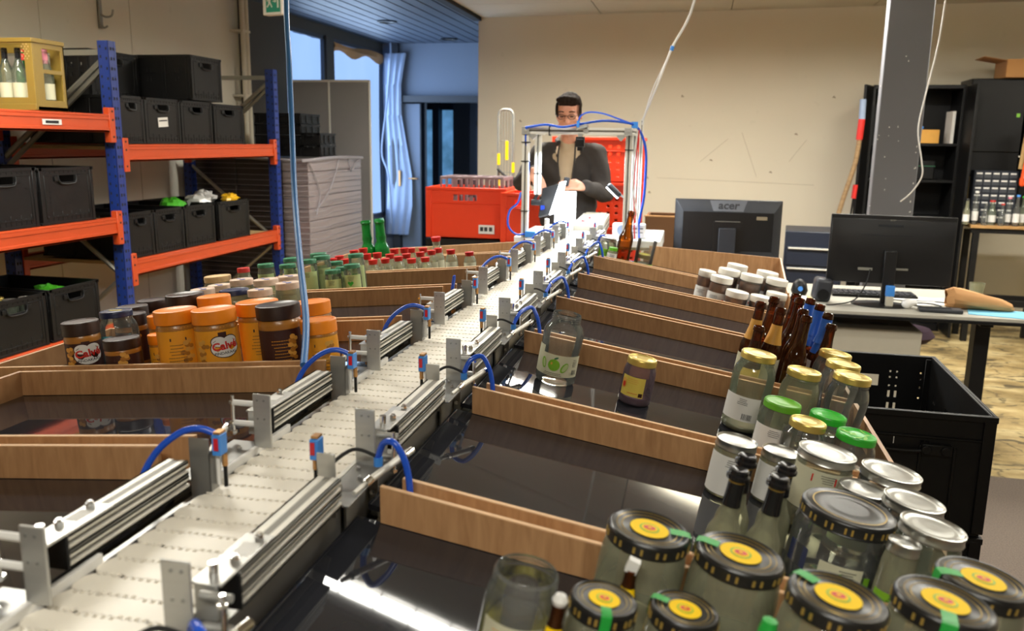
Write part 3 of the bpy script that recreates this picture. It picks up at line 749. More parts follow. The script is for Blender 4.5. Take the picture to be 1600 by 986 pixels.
for x in(-.245,.245):
    for y in(-.02,): q.mark(); q.box((x,y,.515),(.036,.004,.036)); q.cyl((x,y-.002,.515),(x,y-.006,.515),.007,n=10)
    q.box((x*.86,.0,.492),(.03,.03,.03),rot=(0,.78,0))
q.build('corner_bracket','steel',fr,bevel=.001)
q=MB()
for z in(.13,.37,.46): q.mark(); q.box((-.245,0,z),(.039,.039,.005))
q.mark(); q.box((.245,.06,.43),(.039,.039,.005)); q.mark(); q.box((-.13,0,.515),(.005,.038,.045)); q.mark(); q.box((-.25,.36,.30),(.039,.039,.004)); q.build('cable_tie','rubber',fr)
q=MB(); q.box((.03,-.005,.54),(.05,.03,.02),rot=(0,.3,0)); q.cyl((.0,-.02,.53),(.05,-.02,.545),.012,n=10); q.cyl((.045,-.02,.52),(.045,.02,.52),.014,n=12); q.build('cable_clamp','steel',fr,bevel=.001)
# camera hanging from the beam
t=thing('inspection_camera','small black camera hanging under the middle of the frame\'s top beam','camera',(-.036,3.49,1.575))
q=MB(); q.box((0,0,-.025),(.040,.036,.048)); q.build('camera_body','black',t,bevel=.003)
q=MB(); q.cyl((0,0,-.049),(0,0,-.066),.014,n=18); q.build('lens_barrel','black_m',t)
q=MB(); q.box((0,-.0185,-.012),(.030,.001,.006)); q.build('camera_label','frame',t)
q=MB(); q.box((0,0,.006),(.02,.02,.016)); q.build('mount','steel',t)
# LED light panels
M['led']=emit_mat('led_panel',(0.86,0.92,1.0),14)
def quadbox(mb,A,B,C,D,t,mi=None):
    A,B,C,D=map(Vector,(A,B,C,D)); n=(B-A).cross(D-A).normalized()*t
    mb.add([A,B,C,D,A+n,B+n,C+n,D+n],[(0,3,2,1),(4,5,6,7),(0,1,5,4),(1,2,6,5),(2,3,7,6),(3,0,4,7)],None,mi)
t=thing('led_light_panel','black-backed LED light panel tilted under the frame on the left','light panel',(-.24,3.88,1.25))
q=MB(); quadbox(q,(-.056,.07,.053),(.075,.07,.092),(.03,-.08,-.066),(-.047,-.08,-.086),.012); q.build('panel_back','black',t,bevel=.002)
q=MB(); quadbox(q,(.040,.064,.085),(.074,.064,.094),(.060,-.086,-.060),(.012,-.086,-.075),.002)
q.build('light_strip','led',t)
q=MB(); q.box((-.03,-.05,-.045),(.02,.004,.03),rot=(.4,0,.1)); q.build('status_display',emit_mat('blue_display',(.05,.12,.9),1.2),t)
q=MB(); q.tube([(-.06,0,-.02),(-.085,.01,-.01),(-.07,.02,.03),(-.065,.02,.05)],.010,n=10); q.cyl((-.10,.0,-.02),(-.05,.0,-.02),.016,n=12); q.build('swivel_arm','black_m',t)
t=thing('led_lamp_head','small dark LED lamp head tilted inside the right side of the frame','lamp',(.115,3.70,1.315))
q=MB(); q.box((0,0,0),(.085,.05,.026),rot=(0,.75,0)); q.build('lamp_shell','black',t,bevel=.010,seg=3)
q=MB(); q.box((-.011,0,-.012),(.078,.044,.003),rot=(0,.75,0)); q.build('light_strip','led',t)
q=MB(); q.tube([(.03,.0,-.02),(.055,.02,-.05),(.06,.0,-.13),(.055,-.02,-.2)],.005); q.build('gooseneck','steel_dark',t)
t=thing('white_reflector','bright white reflector, its glow put in, standing at the end of the belt','light box',(-.165,3.92,1.085))
q=MB(); q.bx(-.052,.052,-.012,.012,.01,.20); q.build('glowing_face','led',t,bevel=.002)  # reflector face emits by itself to stand in for reflected light
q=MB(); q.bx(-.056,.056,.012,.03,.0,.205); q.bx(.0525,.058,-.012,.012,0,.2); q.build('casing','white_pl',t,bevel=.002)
area_light('inspection_glow',(-.05,3.72,1.50),(0,0,0),.34,.28,22,(0.80,0.90,1.0))
# scale-like gauge and manifold parts around the bench
t=thing('air_regulator','air pressure regulator with round white gauge beside the lit belt end','regulator',(-.19,3.62,1.085))
q=MB(); q.box((0,0,.03),(.06,.04,.05)); q.cyl((-.02,0,.05),(-.02,0,.085),.012,n=14); q.build('regulator_body','alu',t,bevel=.003)
q=MB(); q.cyl((.045,-.02,.045),(.045,-.035,.045),.024,n=24); q.build('gauge','white_pl',t)
q=MB(); q.lathe([(.024,0),(.024,.004),(.020,.004)],24,mtx=Matrix.Translation((.045,-.035,.045))@Matrix.Rotation(PI/2,4,'X')); q.box((.045,-.0365,.048),(.002,.001,.018),rot=(0,.5,0)); q.build('gauge_rim','black_m',t)
t=thing('valve_manifold','row of small pneumatic valves with fittings left of the belt end','valves',(-.235,3.50,1.085))
q=MB()
for i in range(6): q.mark(); q.box((.01+i*.016,0,.018),(.013,.05,.034))
q.build('valve','white_pl',t,bevel=.001)
q=MB()
for i in range(6): q.mark(); q.cyl((.01+i*.016,-.025,.012),(.01+i*.016,-.036,.012),.005,n=10); q.cyl((.01+i*.016,-.025,.026),(.01+i*.016,-.034,.026),.004,n=10)
q.build('push_fitting','black',t)
t=thing('network_adapter','blue cable coupling block at the left foot of the frame','coupling',(-.285,3.47,1.085))
q=MB(); q.box((.02,0,.02),(.05,.03,.03)); q.build('block','blue_pl',t,bevel=.003)
q=MB(); q.tube([(-.005,0,.02),(-.05,-.01,.018),(-.09,-.01,.06),(-.085,0,.13),(-.045,.0,.17),(-.035,.02,.22)],.005,n=8); q.build('cable','blue_hose',t)
t=thing('pressure_box','white electrical box with round dial on the bench right of the belt','box',(.20,3.66,1.085))
q=MB(); q.box((0,0,.035),(.16,.07,.07)); q.build('casing','white_pl',t,bevel=.004)
q=MB(); q.cyl((-.03,-.035,.04),(-.03,-.042,.04),.026,n=24); q.build('dial','sheet',t)
q=MB(); q.box((.045,-.036,.05),(.05,.002,.008)); q.box((.045,-.036,.03),(.05,.002,.004)); q.build('vent_slot','alu_dark',t)
# infeed conveyor running to the person
t=thing('infeed_conveyor','grey enclosed infeed conveyor running from the frame towards the person','conveyor',(-.03,3.70,0),(0,0,.045))
q=MB(); q.bx(-.055,.07,0,.80,1.10,1.138); q.build('cover','pc',t,bevel=.003)
q=MB(); q.bx(.071,.085,-.02,.80,1.058,1.132); q.bx(-.07,-.056,-.02,.80,1.058,1.132); q.build('side_rail','alu',t,bevel=.001)
q=MB(); q.bx(.0855,.087,.0,.78,1.07,1.082); q.bx(.0855,.087,.0,.78,1.10,1.11); q.build('side_groove','alu_dark',t)
q=MB(); 
for yy in(.70,):
    for x in(-.05,.06): q.mark(); q.bx(x-.015,x+.015,yy-.015,yy+.015,0,1.05)
q.build('leg','alu',t)
q=MB(); q.mark(); q.box((-.02,.15,1.143),(.02,.012,.01)); q.mark(); q.box((.0,.35,1.143),(.012,.012,.01)); q.build('push_button','red_lens',t)
# grey pole with blue trunk hose at the right of the frame
t=thing('service_pole','thin aluminium service pole rising beside the right post of the frame','pole',(.232,3.80,1.085))
q=MB(); ext(q,(0,0,.012),(0,0,.58),.018); q.build('profile',['alu','alu_dark'],t)
q=MB(); q.bx(-.04,.04,-.04,.04,0,.012); q.build('foot','alu',t)
t=thing('trunk_hose','thick blue hose bundle looping from the top beam down the right side of the frame','hose',(0,0,0))
q=MB(); 
for o in(0,.009): q.tube([(-.30+o,3.48,1.615),(-.2,3.46,1.628),(-.12,3.46,1.618),(-.045,3.47,1.63),(.06,3.48,1.648),(.15,3.5,1.645),(.215,3.55,1.63),(.25,3.58+o,1.58),(.27,3.59+o,1.50),(.272,3.6+o,1.38),(.268,3.6+o,1.28),(.25,3.6+o,1.16),(.255,3.58,1.09)],.006,n=10)
q.tube([(-.045,3.47,1.63),(-.040,3.5,1.668),(-.005,3.52,1.688),(.06,3.52,1.684),(.13,3.53,1.662),(.215,3.55,1.632)],.0042,n=10)
q.tube([(-.295,3.48,1.61),(-.30,3.49,1.55),(-.285,3.5,1.45),(-.29,3.5,1.35)],.004,n=8)
q.build('hose','blue_hose',t)
q=MB(); q.box((.214,3.553,1.632),(.03,.03,.03)); q.box((-.045,3.47,1.632),(.012,.03,.03)); q.build('hose_strap','blue_pl',t)
t=thing('red_cable','thin red and white cable pair hanging down right of the frame post','cable',(0,0,0))
q=MB(); q.tube([(.235,3.56,1.61),(.222,3.56,1.4),(.228,3.56,1.2),(.235,3.56,1.09)],.0035,mi=0); q.tube([(.227,3.555,1.61),(.212,3.555,1.4),(.243,3.555,1.2),(.25,3.555,1.09)],.0025,mi=1); q.build('cable',['red_lid','white_pl'],t)
t=thing('white_cable','white cable dropping from the ceiling to the service pole with a blue tape band','cable',(0,0,0))
q=MB(); q.tube([(.55,3.55,2.74),(.459,3.6,2.198),(.368,3.6,1.987),(.30,3.62,1.80),(.236,3.76,1.66)],.0052,n=8); q.tube([(.55,3.57,2.74),(.463,3.61,2.198),(.370,3.61,1.987),(.285,3.64,1.80),(.234,3.78,1.64)],.003,n=8); q.build('cable','white_pl',t)
q=MB(); q.cyl((.371,3.602,1.995),(.365,3.602,1.975),.0095,n=12); q.build('tape_band','blue_pl',t)
t=thing('pale_blue_hose','long pale blue air hose hanging from the ceiling to the left side of the belt','hose',(0,0,0))
q=MB(); q.tube([(-.60,1.66,2.74),(-.568,1.589,2.222),(-.525,1.476,1.89),(-.485,1.399,1.728),(-.446,1.322,1.573),(-.386,1.201,1.428),(-.299,1.037,1.306),(-.212,.877,1.205),(-.168,.77,1.145)],.0068,n=12); q.build('hose','pale_hose',t)
# ------------------------------------------------------------------ jars and bottles
TR=math.atan(.165); TL=-math.atan(.09)
def put(o,side,x,y,spin=0,dz=0.0):
    z=(zr if side=='R' else zl)(x)
    o.rotation_mode='ZYX'; o.rotation_euler=Euler((0,TR if side=='R' else TL,spin),'ZYX'); o.location=(x,y,z+dz+.0004)
def jar_prof(r,h,neck=.80,sh=.22,waist=0.0,base=.10):
    """outer wall of an empty jar: foot, body (with optional waist), shoulder, threaded neck, rim, and inner wall back down the neck"""
    hn=h*.12; hs=h*(1-.12-sh); rn=r*neck; p=[(.0005,.004),(r*.55,.0035),(r*.80,0),(r*.92,.0015),(r*.985,h*.04),(r,h*.09)]
    n=6
    for i in range(1,n):
        t=i/n; z=h*.09+(hs-h*.09)*t; p.append((r*(1-waist*math.sin(PI*t)**2),z))
    p+=[(r,hs),(r*.985,hs+(h-hn-hs)*.35),(r*(neck+(1-neck)*.55),hs+(h-hn-hs)*.72),(rn*1.01,h-hn)]
    for i in range(3): z=h-hn+hn*(.15+.25*i); p+=[(rn,z),(rn*1.025,z+hn*.08),(rn,z+hn*.16)]
    p+=[(rn*.99,h*.993),(rn*.965,h),(rn*.93,h*.995),(rn*.925,h*.95)]
    return p
def lid_part(t,r,h,mat,kind='twist',lh=.012,name='lid'):
    q=MB(); z0=h-lh+.002; z1=h+.003
    if kind=='twist':
        q.lathe([(r*.93,z0),(r*.99,z0),(r,z0+.0012),(r*.985,z0+.0025),(r,z1-.004),(r*.985,z1-.0015),(r*.95,z1),(r*.90,z1-.0003),(r*.875,z1-.0016),(r*.5,z1-.0012),(r*.44,z1-.0004),(r*.40,z1-.0004),(.0004,z1-.0008)],40)
    elif kind=='plain':
        q.lathe([(r*.93,z0),(r*.99,z0),(r,z0+.0012),(r*.985,z0+.0025),(r,z1-.005),(r*.985,z1-.002),(r*.94,z1),(r*.90,z1-.0003),(r*.87,z1-.0018),(.0004,z1-.0018)],44)
    elif kind=='flip':
        q.lathe([(r*.93,z0),(r,z0),(r*1.01,z0+.001),(r*.985,z0+.003),(r*.975,z1-.003),(r*1.0,z1-.002),(r,z1),(r*.96,z1+.0005),(r*.90,z1-.0022),(r*.6,z1-.0022),(r*.45,z1-.001),(r*.2,z1-.0018),(.0004,z1-.0016)],40)
    elif kind=='screw':
        n=72; prof=[(r*.96,z0),(r,z0+.001),(r,z1-.003),(r*.985,z1-.0008),(r*.95,z1),(r*.86,z1-.0002),(r*.84,z1-.0012),(.0004,z1-.0012)]
        vs=[];fs=[]
        for a,(rr,z) in enumerate(prof):
            for i in range(n):
                t_=2*PI*i/n; k=rr*(1-.012*(i%2)) if a in(1,2) else rr; vs.append((k*math.cos(t_),k*math.sin(t_),z))
        for a in range(len(prof)-1):
            for i in range(n): j=(i+1)%n; fs.append((a*n+i,a*n+j,(a+1)*n+j,(a+1)*n+i))
        q.add(vs,fs)
    return q.build(name,mat,t,angle=50)
def label_part(t,r,z0,z1,mat,a0=-PI,a1=0,name='label'):
    q=MB(); q.lathe([(r+.0006,z0),(r+.0008,(z0+z1)/2),(r+.0006,z1)],30,a0,a1); return q.build(name,mat,t)
def barcode(t,r,a,zc,w=.018,h=.012):
    random.seed(int(a*100)); q=MB(); x=-w/2
    while x<w/2:
        k=random.choice((.0006,.001,.0014)); vs=[(x,-h/2,.0016),(x+k,-h/2,.0016),(x+k,h/2,.0016),(x,h/2,.0016)]; q.add(bend(vs,r,a,zc),[(0,1,2,3)]); x+=k+random.choice((.0007,.0011))
    q.build('barcode','ink',t)
def lines(t,r,a,zc,w,n,mat='ink',sp=.0035,name='small_print'):
    q=MB(); random.seed(n+int(zc*1e4))
    for i in range(n):
        ww=w*random.uniform(.6,1); k=8; y=-i*sp
        for j in range(k):
            x0=-ww/2+ww*j/k; x1=x0+ww/k*.8; q.add(bend([(x0,y,.0016),(x1,y,.0016),(x1,y+.0011,.0016),(x0,y+.0011,.0016)],r,a,zc),[(0,1,2,3)])
    q.build(name,mat,t)
def wraptext(t,txt,size,r,a,zc,mat,name='lettering',bold=0,shear=0,dz=.0018,tilt=0):
    vs,fs=text_geo(txt,size,0,bold,shear)
    if tilt: c,s_=math.cos(tilt),math.sin(tilt); vs=[(x*c-y*s_,x*s_+y*c,z) for x,y,z in vs]
    vs=[(x,y,dz) for x,y,z in vs]; q=MB(); q.add(bend(vs,r,a,zc),fs); return q.build(name,mat,t)
def blob(q,r,a,cx,cy,rx,ry,zc,n=18,mi=None,z=.0014,rot=0):
    vs,fs=disc(0,0,rx,ry,n,z); c,s_=math.cos(rot),math.sin(rot)
    q.add(bend([(cx+x*c-y*s_,cy+x*s_+y*c,zz) for x,y,zz in vs],r,a,zc),fs,None,mi)
def residue(t,r,z0,z1,mat,name='residue'):
    q=MB(); q.lathe([(.0005,z0),(r*.93,z0),(r*.96,z0+.003),(r*.955,z1-.002),(r*.90,z1),(.0005,z1-.003)],28); return q.build(name,mat,t)
def bottle(t,r,h,glass,neck=.40,lean=0,foil=None,cap=None,label=None,nlabel=None,open_top=True,hs=.52):
    rn=max(r*neck,.009); z1=h*hs
    p=[(.0005,.005),(r*.6,.004),(r*.85,0),(r*.97,.002),(r,.008),(r,z1),(r*.97,z1+h*.04),(r*.80,z1+h*.10),(r*.58,z1+h*.17),(rn*1.15,z1+h*.25),(rn,z1+h*.33),(rn*.97,h*.93),(rn*1.16,h*.935),(rn*1.2,h*.955),(rn*1.1,h*.965),(rn*1.12,h*.99),(rn*1.0,h),(rn*.8,h*.998),(rn*.78,h*.9)]
    q=MB(); q.lathe(p,24); q.build('bottle_body',glass,t,angle=50)
    if label: q=MB(); q.lathe([(r+.0006,h*.12),(r+.0006,h*.40)],26); q.build('label',label,t)
    if nlabel: q=MB(); q.lathe([(r*.83,z1+h*.09),(rn*1.3,z1+h*.225),(rn*1.1,z1+h*.32)],22); q.build('neck_label',nlabel,t)
    if foil: q=MB(); q.lathe([(rn*1.30,h*.76),(rn*1.12,h*.80),(rn*1.08,h*.925),(rn*1.26,h*.935),(rn*1.28,h*.965),(rn*1.16,h*.972),(rn*1.2,h*.995),(rn*1.1,h*1.004),(.0004,h*1.004)],22); q.build('foil_capsule',foil,t,angle=50)
    if cap: q=MB(); q.lathe([(rn*1.3,h*.95),(rn*1.3,h*1.0),(rn*1.2,h*1.012),(.0004,h*1.012)],22); q.build('cap',cap,t,angle=50)

# --- the two jars on the slide
t=thing('glass_jar','tall open clear jar with a white label of green apples, standing alone on a chute','jar')
r,h=.043,.150
q=MB(); q.lathe(jar_prof(r,h,.70,.20,.07),40); q.build('jar_body','glass',t,angle=50)
label_part(t,r*.985,.022,.068,'lab_cream',R(-172),R(-8))
q=MB(); q.lathe([(r*.985+.0006,.066),(r*.985+.0006,.082)],12,R(-172),R(-130)); q.build('label_tab','lab_cream',t)
q=MB(); blob(q,r,R(-92),0,0,.0125,.0125,.046,24,0); blob(q,r,R(-92),-.005,.003,.002,.003,.046,10,1,.002); blob(q,r,R(-92),.003,.0155,.005,.002,.046,10,2,.002,.5)
blob(q,r,R(-122),0,0,.005,.012,.047,16,0,rot=.2); blob(q,r,R(-122),.001,0,.003,.009,.047,16,3,.002,.2)
blob(q,r,R(-62),0,0,.0065,.012,.043,16,0,rot=-.5); blob(q,r,R(-62),.001,.0005,.0045,.0095,.043,16,3,.002,-.5)
q.build('apple_picture',['apple','ltan','dgreen_lid','lab_green'],t); barcode(t,r,R(-30),.034,.012,.010); lines(t,r,R(-32),.060,.014,5); lines(t,r,R(-92),.028,.04,2)
put(t,'R',.239,1.12,R(-2))
t=thing('glass_jar','small gold-lidded jar with a yellow label, stained purple inside, standing alone on a chute','jar')
r,h=.0335,.094
q=MB(); q.lathe(jar_prof(r,h,.86,.2),36); q.build('jar_body','glass_pur',t,angle=50); lid_part(t,.0305,h,'gold_lid')
residue(t,r,.003,.016,pm('berry_residue',S(58,18,40),0.3,0,0.4,30))
label_part(t,r,.020,.062,'lab_yellow',R(-150),R(-62))
q=MB(); blob(q,r,R(-138),0,0,.006,.011,.045,16,0); blob(q,r,R(-138),.001,-.002,.003,.006,.045,16,1,.002); q.add(bend([(-.003,-.004,.0016),(.005,-.004,.0016),(.005,.004,.0016),(-.003,.004,.0016)],r,R(-74),.026),[(0,1,2,3)],None,2); q.build('label_picture',['ltan','red_print','lab_brown'],t)
lines(t,r,R(-105),.056,.026,3,'ltan',.004); lines(t,r,R(-100),.027,.026,1,'red_print')
put(t,'R',.409,1.10)

def simple_jar(label,x,y,h,d,lid,lidkind='twist',glass='glass',waist=0,neck=.86,lab=None,side='R',spin=0,res=None,labh=(.22,.62),laba=(-165,-20),bar=False,red=False,group=None,cat='jar',name='glass_jar',lr=None,lh=.012):
    t=thing(name,label,cat,group=group)
    lr=lr or d/2; r=lr/neck*.965
    q=MB(); q.lathe(jar_prof(r,h,neck*.98,.2,waist),32); q.build('jar_body',glass,t,angle=50)
    if lid: lid_part(t,lr,h,lid,lidkind,lh)
    if lab: label_part(t,r,h*labh[0],h*labh[1],lab,R(laba[0]),R(laba[1])); lines(t,r,R((laba[0]+laba[1])/2+8),h*labh[1]-.006,.022,4)
    if bar: barcode(t,r,R((laba[0]+laba[1])/2+25),h*labh[0]+.010)
    if red:
        q=MB(); vs=[(-.018,-.006,.0015),(.018,-.006,.0015),(.018,.006,.0015),(-.018,.006,.0015)]; q.add(bend(vs,r,R(-95),h*labh[1]-.012),[(0,1,2,3)]); q.build('red_band','red_print',t)
    if res: residue(t,r,.004,h*res[1],res[0])
    put(t,side,x,y,spin); return t
# --- chute with apple jar: cluster at its low end (gold and green lids)
simple_jar('tall gold-lidded jar with a white barcode label, leftmost of the gold lids',.628,1.10,.157,.070,'gold_lid',glass='glass_g',waist=.06,lab='paper',laba=(-170,-60),labh=(.16,.48),bar=True,res=('white_food',.07),neck=.80)
simple_jar('gold-lidded jar coated inside with pinkish cream, between the barcode jar and the wavy clear jars',.716,1.08,.147,.066,'gold_lid',glass='glass_frost',waist=.05,neck=.84,lab='paper',labh=(.1,.3),laba=(-120,-40))
simple_jar('clear wavy gold-lidded jar nearest the black crate, in front of its twin',.806,1.09,.156,.072,'gold_lid',waist=.09,neck=.84)
simple_jar('clear wavy gold-lidded jar, middle one of the three beside the black crate',.807,1.20,.153,.070,'gold_lid',waist=.09,neck=.84)
simple_jar('clear gold-lidded jar farthest back beside the black crate, by the brown bottles',.823,1.382,.134,.072,'gold_lid',waist=.05,neck=.84)
simple_jar('jar with a plain leaf-green lid and a white barcode label',.673,.96,.108,.068,'green_lid',glass='glass_g',lab='paper',laba=(-170,-50),bar=True,labh=(.1,.62))
simple_jar('jar with a shiny bright green lid and brown residue, beside the leaf-patterned lid',.757,.97,.101,.066,'bgreen_lid',glass='glass',res=('nut',.3))
simple_jar('short gold-lidded jar with a yellow label before the green lids',.713,.90,.100,.064,'gold_lid',lab='lab_yellow',laba=(-150,-70),labh=(.1,.5),neck=.80)
t=simple_jar('jar with a leaf-patterned green lid, closest of the green lids to the black crate',.796,.90,.097,.068,'bgreen_lid',glass='glass',res=('pb',.35))
q=MB(); random.seed(4)
for i in range(9): vs,fs=disc(random.uniform(-.02,.02),random.uniform(-.02,.02),.010,.0022,10,0); a=random.uniform(0,3); q.add([(x*math.cos(a)-y*math.sin(a),x*math.sin(a)+y*math.cos(a),.0975+.0015+.0006) for x,y,z in vs],fs)
q.build('leaf_pattern','lime',t)
# --- silver lidded jars
SG='silver lidded jars at the right'
simple_jar('silver-rimmed jar with a grey label, leftmost silver lid behind the black bottle tops',.584,.731,.091,.066,'silver_lid','flip','glass_frost',lab='paper',laba=(-175,-30),labh=(.08,.8),group=SG,neck=.97)
simple_jar('silver-rimmed jar, second silver lid from the left, behind the black bottle tops',.656,.75,.084,.060,'silver_lid','flip','glass_frost',lab='paper',laba=(-175,-30),labh=(.08,.8),group=SG,neck=.97)
simple_jar('large silver-lidded jar with a red band on its label, behind the big black lid',.711,.69,.120,.086,'silver_lid','flip','glass_frost',lab='lab_cream',laba=(-170,-20),labh=(.3,.85),red=True,group=SG,neck=.97)
simple_jar('large silver-lidded jar close beside the near corner of the black crate',.806,.69,.113,.088,'silver_lid','flip','glass',group=SG,neck=.97)
simple_jar('silver-lidded jar half hidden directly behind the big black lid',.758,.624,.099,.070,'silver_lid','flip','glass_g',group=SG,neck=.95,lab='lab_green',labh=(.2,.6))
simple_jar('silver-lidded jar right of the big black lid, second from the floor side',.808,.566,.120,.080,'silver_lid','flip','glass',group=SG,neck=.95)
simple_jar('silver-lidded greenish jar right of the big black lid, nearest of the large silver lids',.802,.456,.131,.078,'silver_lid','flip','glass_g',group=SG,neck=.92)
simple_jar('small silver-lidded jar with a green label peeping out right below the big black lid',.762,.412,.119,.038,'silver_lid','flip','glass_frost',lab='apple',labh=(.2,.5),group=SG,neck=.90)
# --- big black lid with gold dashes
def gold_dashes(t,r,h,lh,n=44,skip=0):
    q=MB()
    for i in range(n):
        a=2*PI*i/n
        if i%3==2: continue
        q.box((r*.998,0,h-lh*.42),(.0012,.0026,lh*.45),Matrix.Rotation(a,4,'Z'))
    q.build('gold_dashes','gold_ink',t)
t=simple_jar('very large clear jar with a plain black lid and gold dashes round its rim',.716,.508,.109,.122,'black_lid','twist','glass',lab='lab_cream',laba=(-120,-70),labh=(.05,.5),neck=.93,lr=.061,lh=.018)
gold_dashes(t,.061,.109,.018,46)
q=MB(); q.lathe([(.046,.1118),(.0468,.1120),(.0476,.1118)],40); q.build('gold_ring','gold_ink',t)
q=MB(); vs=[(-.02,-.016,.0015),(.014,-.016,.0015),(.014,.014,.0015),(-.02,.014,.0015)]; q.add(bend(vs,.0635,R(-148),.045),[(0,1,2,3)]); q.build('navy_label','blue_lid',t)
q=MB(); vs=[(-.02,-.014,.0015),(.02,-.014,.0015),(.02,.010,.0015),(-.02,.010,.0015)]; q.add(bend(vs,.0635,R(-78),.035),[(0,1,2,3)]); q.build('green_label','apple',t)
# --- black-lidded gherkin jars with yellow centres
def yellow_jar(label,x,y,h,d,seal,spin=0,lid='black_lid'):
    t=simple_jar(label,x,y,h,d,lid,'plain','glass_frost',neck=.93,lr=d/2,lh=.015,spin=spin,group='black lids with yellow centres',res=('white_food',.05))
    R_=d/2; z=h+.0032
    gold_dashes(t,R_,h,.015,34)
    q=MB(); vs,fs=disc(0,0,R_*.47,R_*.47,36,z-.0010); q.add(vs,fs,None,0)
    vs,fs=disc(0,0,R_*.24,R_*.24,20,z-.0007); q.add(vs,fs,None,1)
    vs,fs=disc(0,0,R_*.20,R_*.20,20,z-.0005); q.add(vs,fs,None,0)
    vs,fs=disc(0,0,R_*.15,R_*.11,18,z-.0002); q.add(vs,fs,None,2)
    vs,fs=disc(0,0,R_*.05,R_*.04,10,z+.0001); q.add(vs,fs,None,0)
    q.build('yellow_centre',['yellow','apple','red_print'],t)
    q=MB(); q.lathe([(R_*.66,z-.0012),(R_*.67,z-.0009),(R_*.68,z-.0012)],36); q.lathe([(R_*.79,z-.0004),(R_*.80,z-.0001),(R_*.805,z-.0004)],36); q.build('gold_ring','gold_ink',t)
    if seal is not None:
        w=R_*.15; prof=[(R_*.50,z+.0003),(R_*.85,z+.0006),(R_*1.0,z-.001),(R_*1.03,z-.006),(R_*1.02,z-.020)]
        vs=[];fs=[]
        for rr,zz in prof: vs+=[(rr,-w,zz),(rr,w,zz)]
        for i in range(len(prof)-1): fs.append((2*i,2*i+1,2*i+3,2*i+2))
        q=MB(); q.add(vs,fs,Matrix.Rotation(R(seal)-spin,4,'Z')); q.build('seal_strip','green_seal',t)
    return t
yellow_jar('black-lidded jar with yellow centre, left one of the far pair, green seal at its right',.462,.270,.120,.092,8)
yellow_jar('black-lidded jar with yellow centre in the middle, green seal at its back left edge',.558,.250,.128,.094,168)
yellow_jar('black-lidded jar with yellow centre at the bottom centre right, green seal at its upper left',.635,.150,.158,.092,140)
yellow_jar('black-lidded jar with yellow centre, green seal hanging down its front, at the lower right',.740,.195,.159,.094,-100)
yellow_jar('black-lidded jar with yellow centre cut by the right picture edge, green seal at its left',.803,.285,.152,.094,188)
yellow_jar('smaller black-lidded jar with yellow centre, leftmost one, green seal at its front edge',.430,.136,.100,.066,-80)
yellow_jar('smaller black-lidded jar with yellow centre at the bottom edge, green seal at its left',.507,.157,.100,.068,165)
# --- open jar with cream label
t=thing('glass_jar','open greenish jar with a cream label at the bottom edge of the picture','jar'); r,h=.036,.120
q=MB(); q.lathe(jar_prof(r,h,.86,.16),36); q.build('jar_body','glass',t,angle=50); label_part(t,r,.012,.078,'lab_cream',R(-140),R(-40)); lines(t,r,R(-90),.070,.04,4,'ltan',.006)
residue(t,r,.003,.03,pm('oil_residue',S(150,140,50),0.2,0,0.2,30)); put(t,'R',.354,.118)
# --- little bottles with yellow diamond labels
for (x,y,h,cap,lb) in((.451,.196,.108,'white_pl','small yellow-labelled bottle with a square white cap among the black lids'),(.572,.095,.140,'green_seal','small dark bottle with yellow label and green foil cap among the black lids'),(.392,.075,.120,'white_pl','small yellow-labelled bottle with round white cap just right of the open jar')):
    t=thing('small_bottle',lb,'bottle'); r=.016
    q=MB(); q.lathe([(.0005,0),(r,.001),(r,h*.45),(r*.8,h*.6),(r*.42,h*.86),(r*.4,h)],20); q.build('bottle_body','glass_br',t)
    q=MB(); q.lathe([(r*1.03,h*.20),(r*1.03,h*.45),(r*.84,h*.60),(r*.50,h*.82)],16,R(-150),R(-30)); q.build('diamond_label','yellow',t)
    q=MB(); blob(q,r,R(-90),0,0,.004,.005,h*.42,12,0,.0018); q.build('label_emblem','red_print',t)
    q=MB()
    if 'square' in lb: q.box((0,0,h+.004),(.012,.010,.014),rot=(0,.2,0))
    elif 'green' in lb: q.lathe([(r*.55,h*.84),(r*.50,h),(r*.42,h+.008),(.0004,h+.009)],10)
    else: q.lathe([(.0004,h-.004),(.006,h-.001),(.0075,h+.004),(.005,h+.009),(.0004,h+.011)],14)
    q.build('cap',cap,t); put(t,'R',x,y)
# --- black-necked bottles
for x,y,h,l in((.559,.425,.156,'front one of the left pair'),(.571,.475,.159,'rear one of the left pair'),(.607,.425,.159,'front one of the right pair'),(.631,.528,.141,'rear one of the right pair')):
    t=thing('bottle','frosted clear bottle with a black foil neck, '+l,'bottle',group='black necked bottles')
    bottle(t,.0225,h,'glass_frost',.40,foil=None,hs=.42)
    rn=.0095
    q=MB(); q.lathe([(rn*1.25,h*.70),(rn*1.12,h*.80),(rn*1.08,h*.90)],22); q.build('neck_sleeve','foil_black',t)
    q=MB(); q.lathe([(rn*1.1,h*.905),(rn*1.12,h*.915)],22); q.build('gold_ring','gold_ink',t)
    q=MB(); q.lathe([(rn*1.1,h*.915),(rn*1.5,h*.93),(rn*1.55,h*.96),(rn*1.3,h*.975),(rn*1.35,h),(rn*1.15,h*1.012),(rn*.8,h*1.0),(.0004,h*.99)],22); q.build('glossy_rim','foil_black',t)
    put(t,'R',x,y)
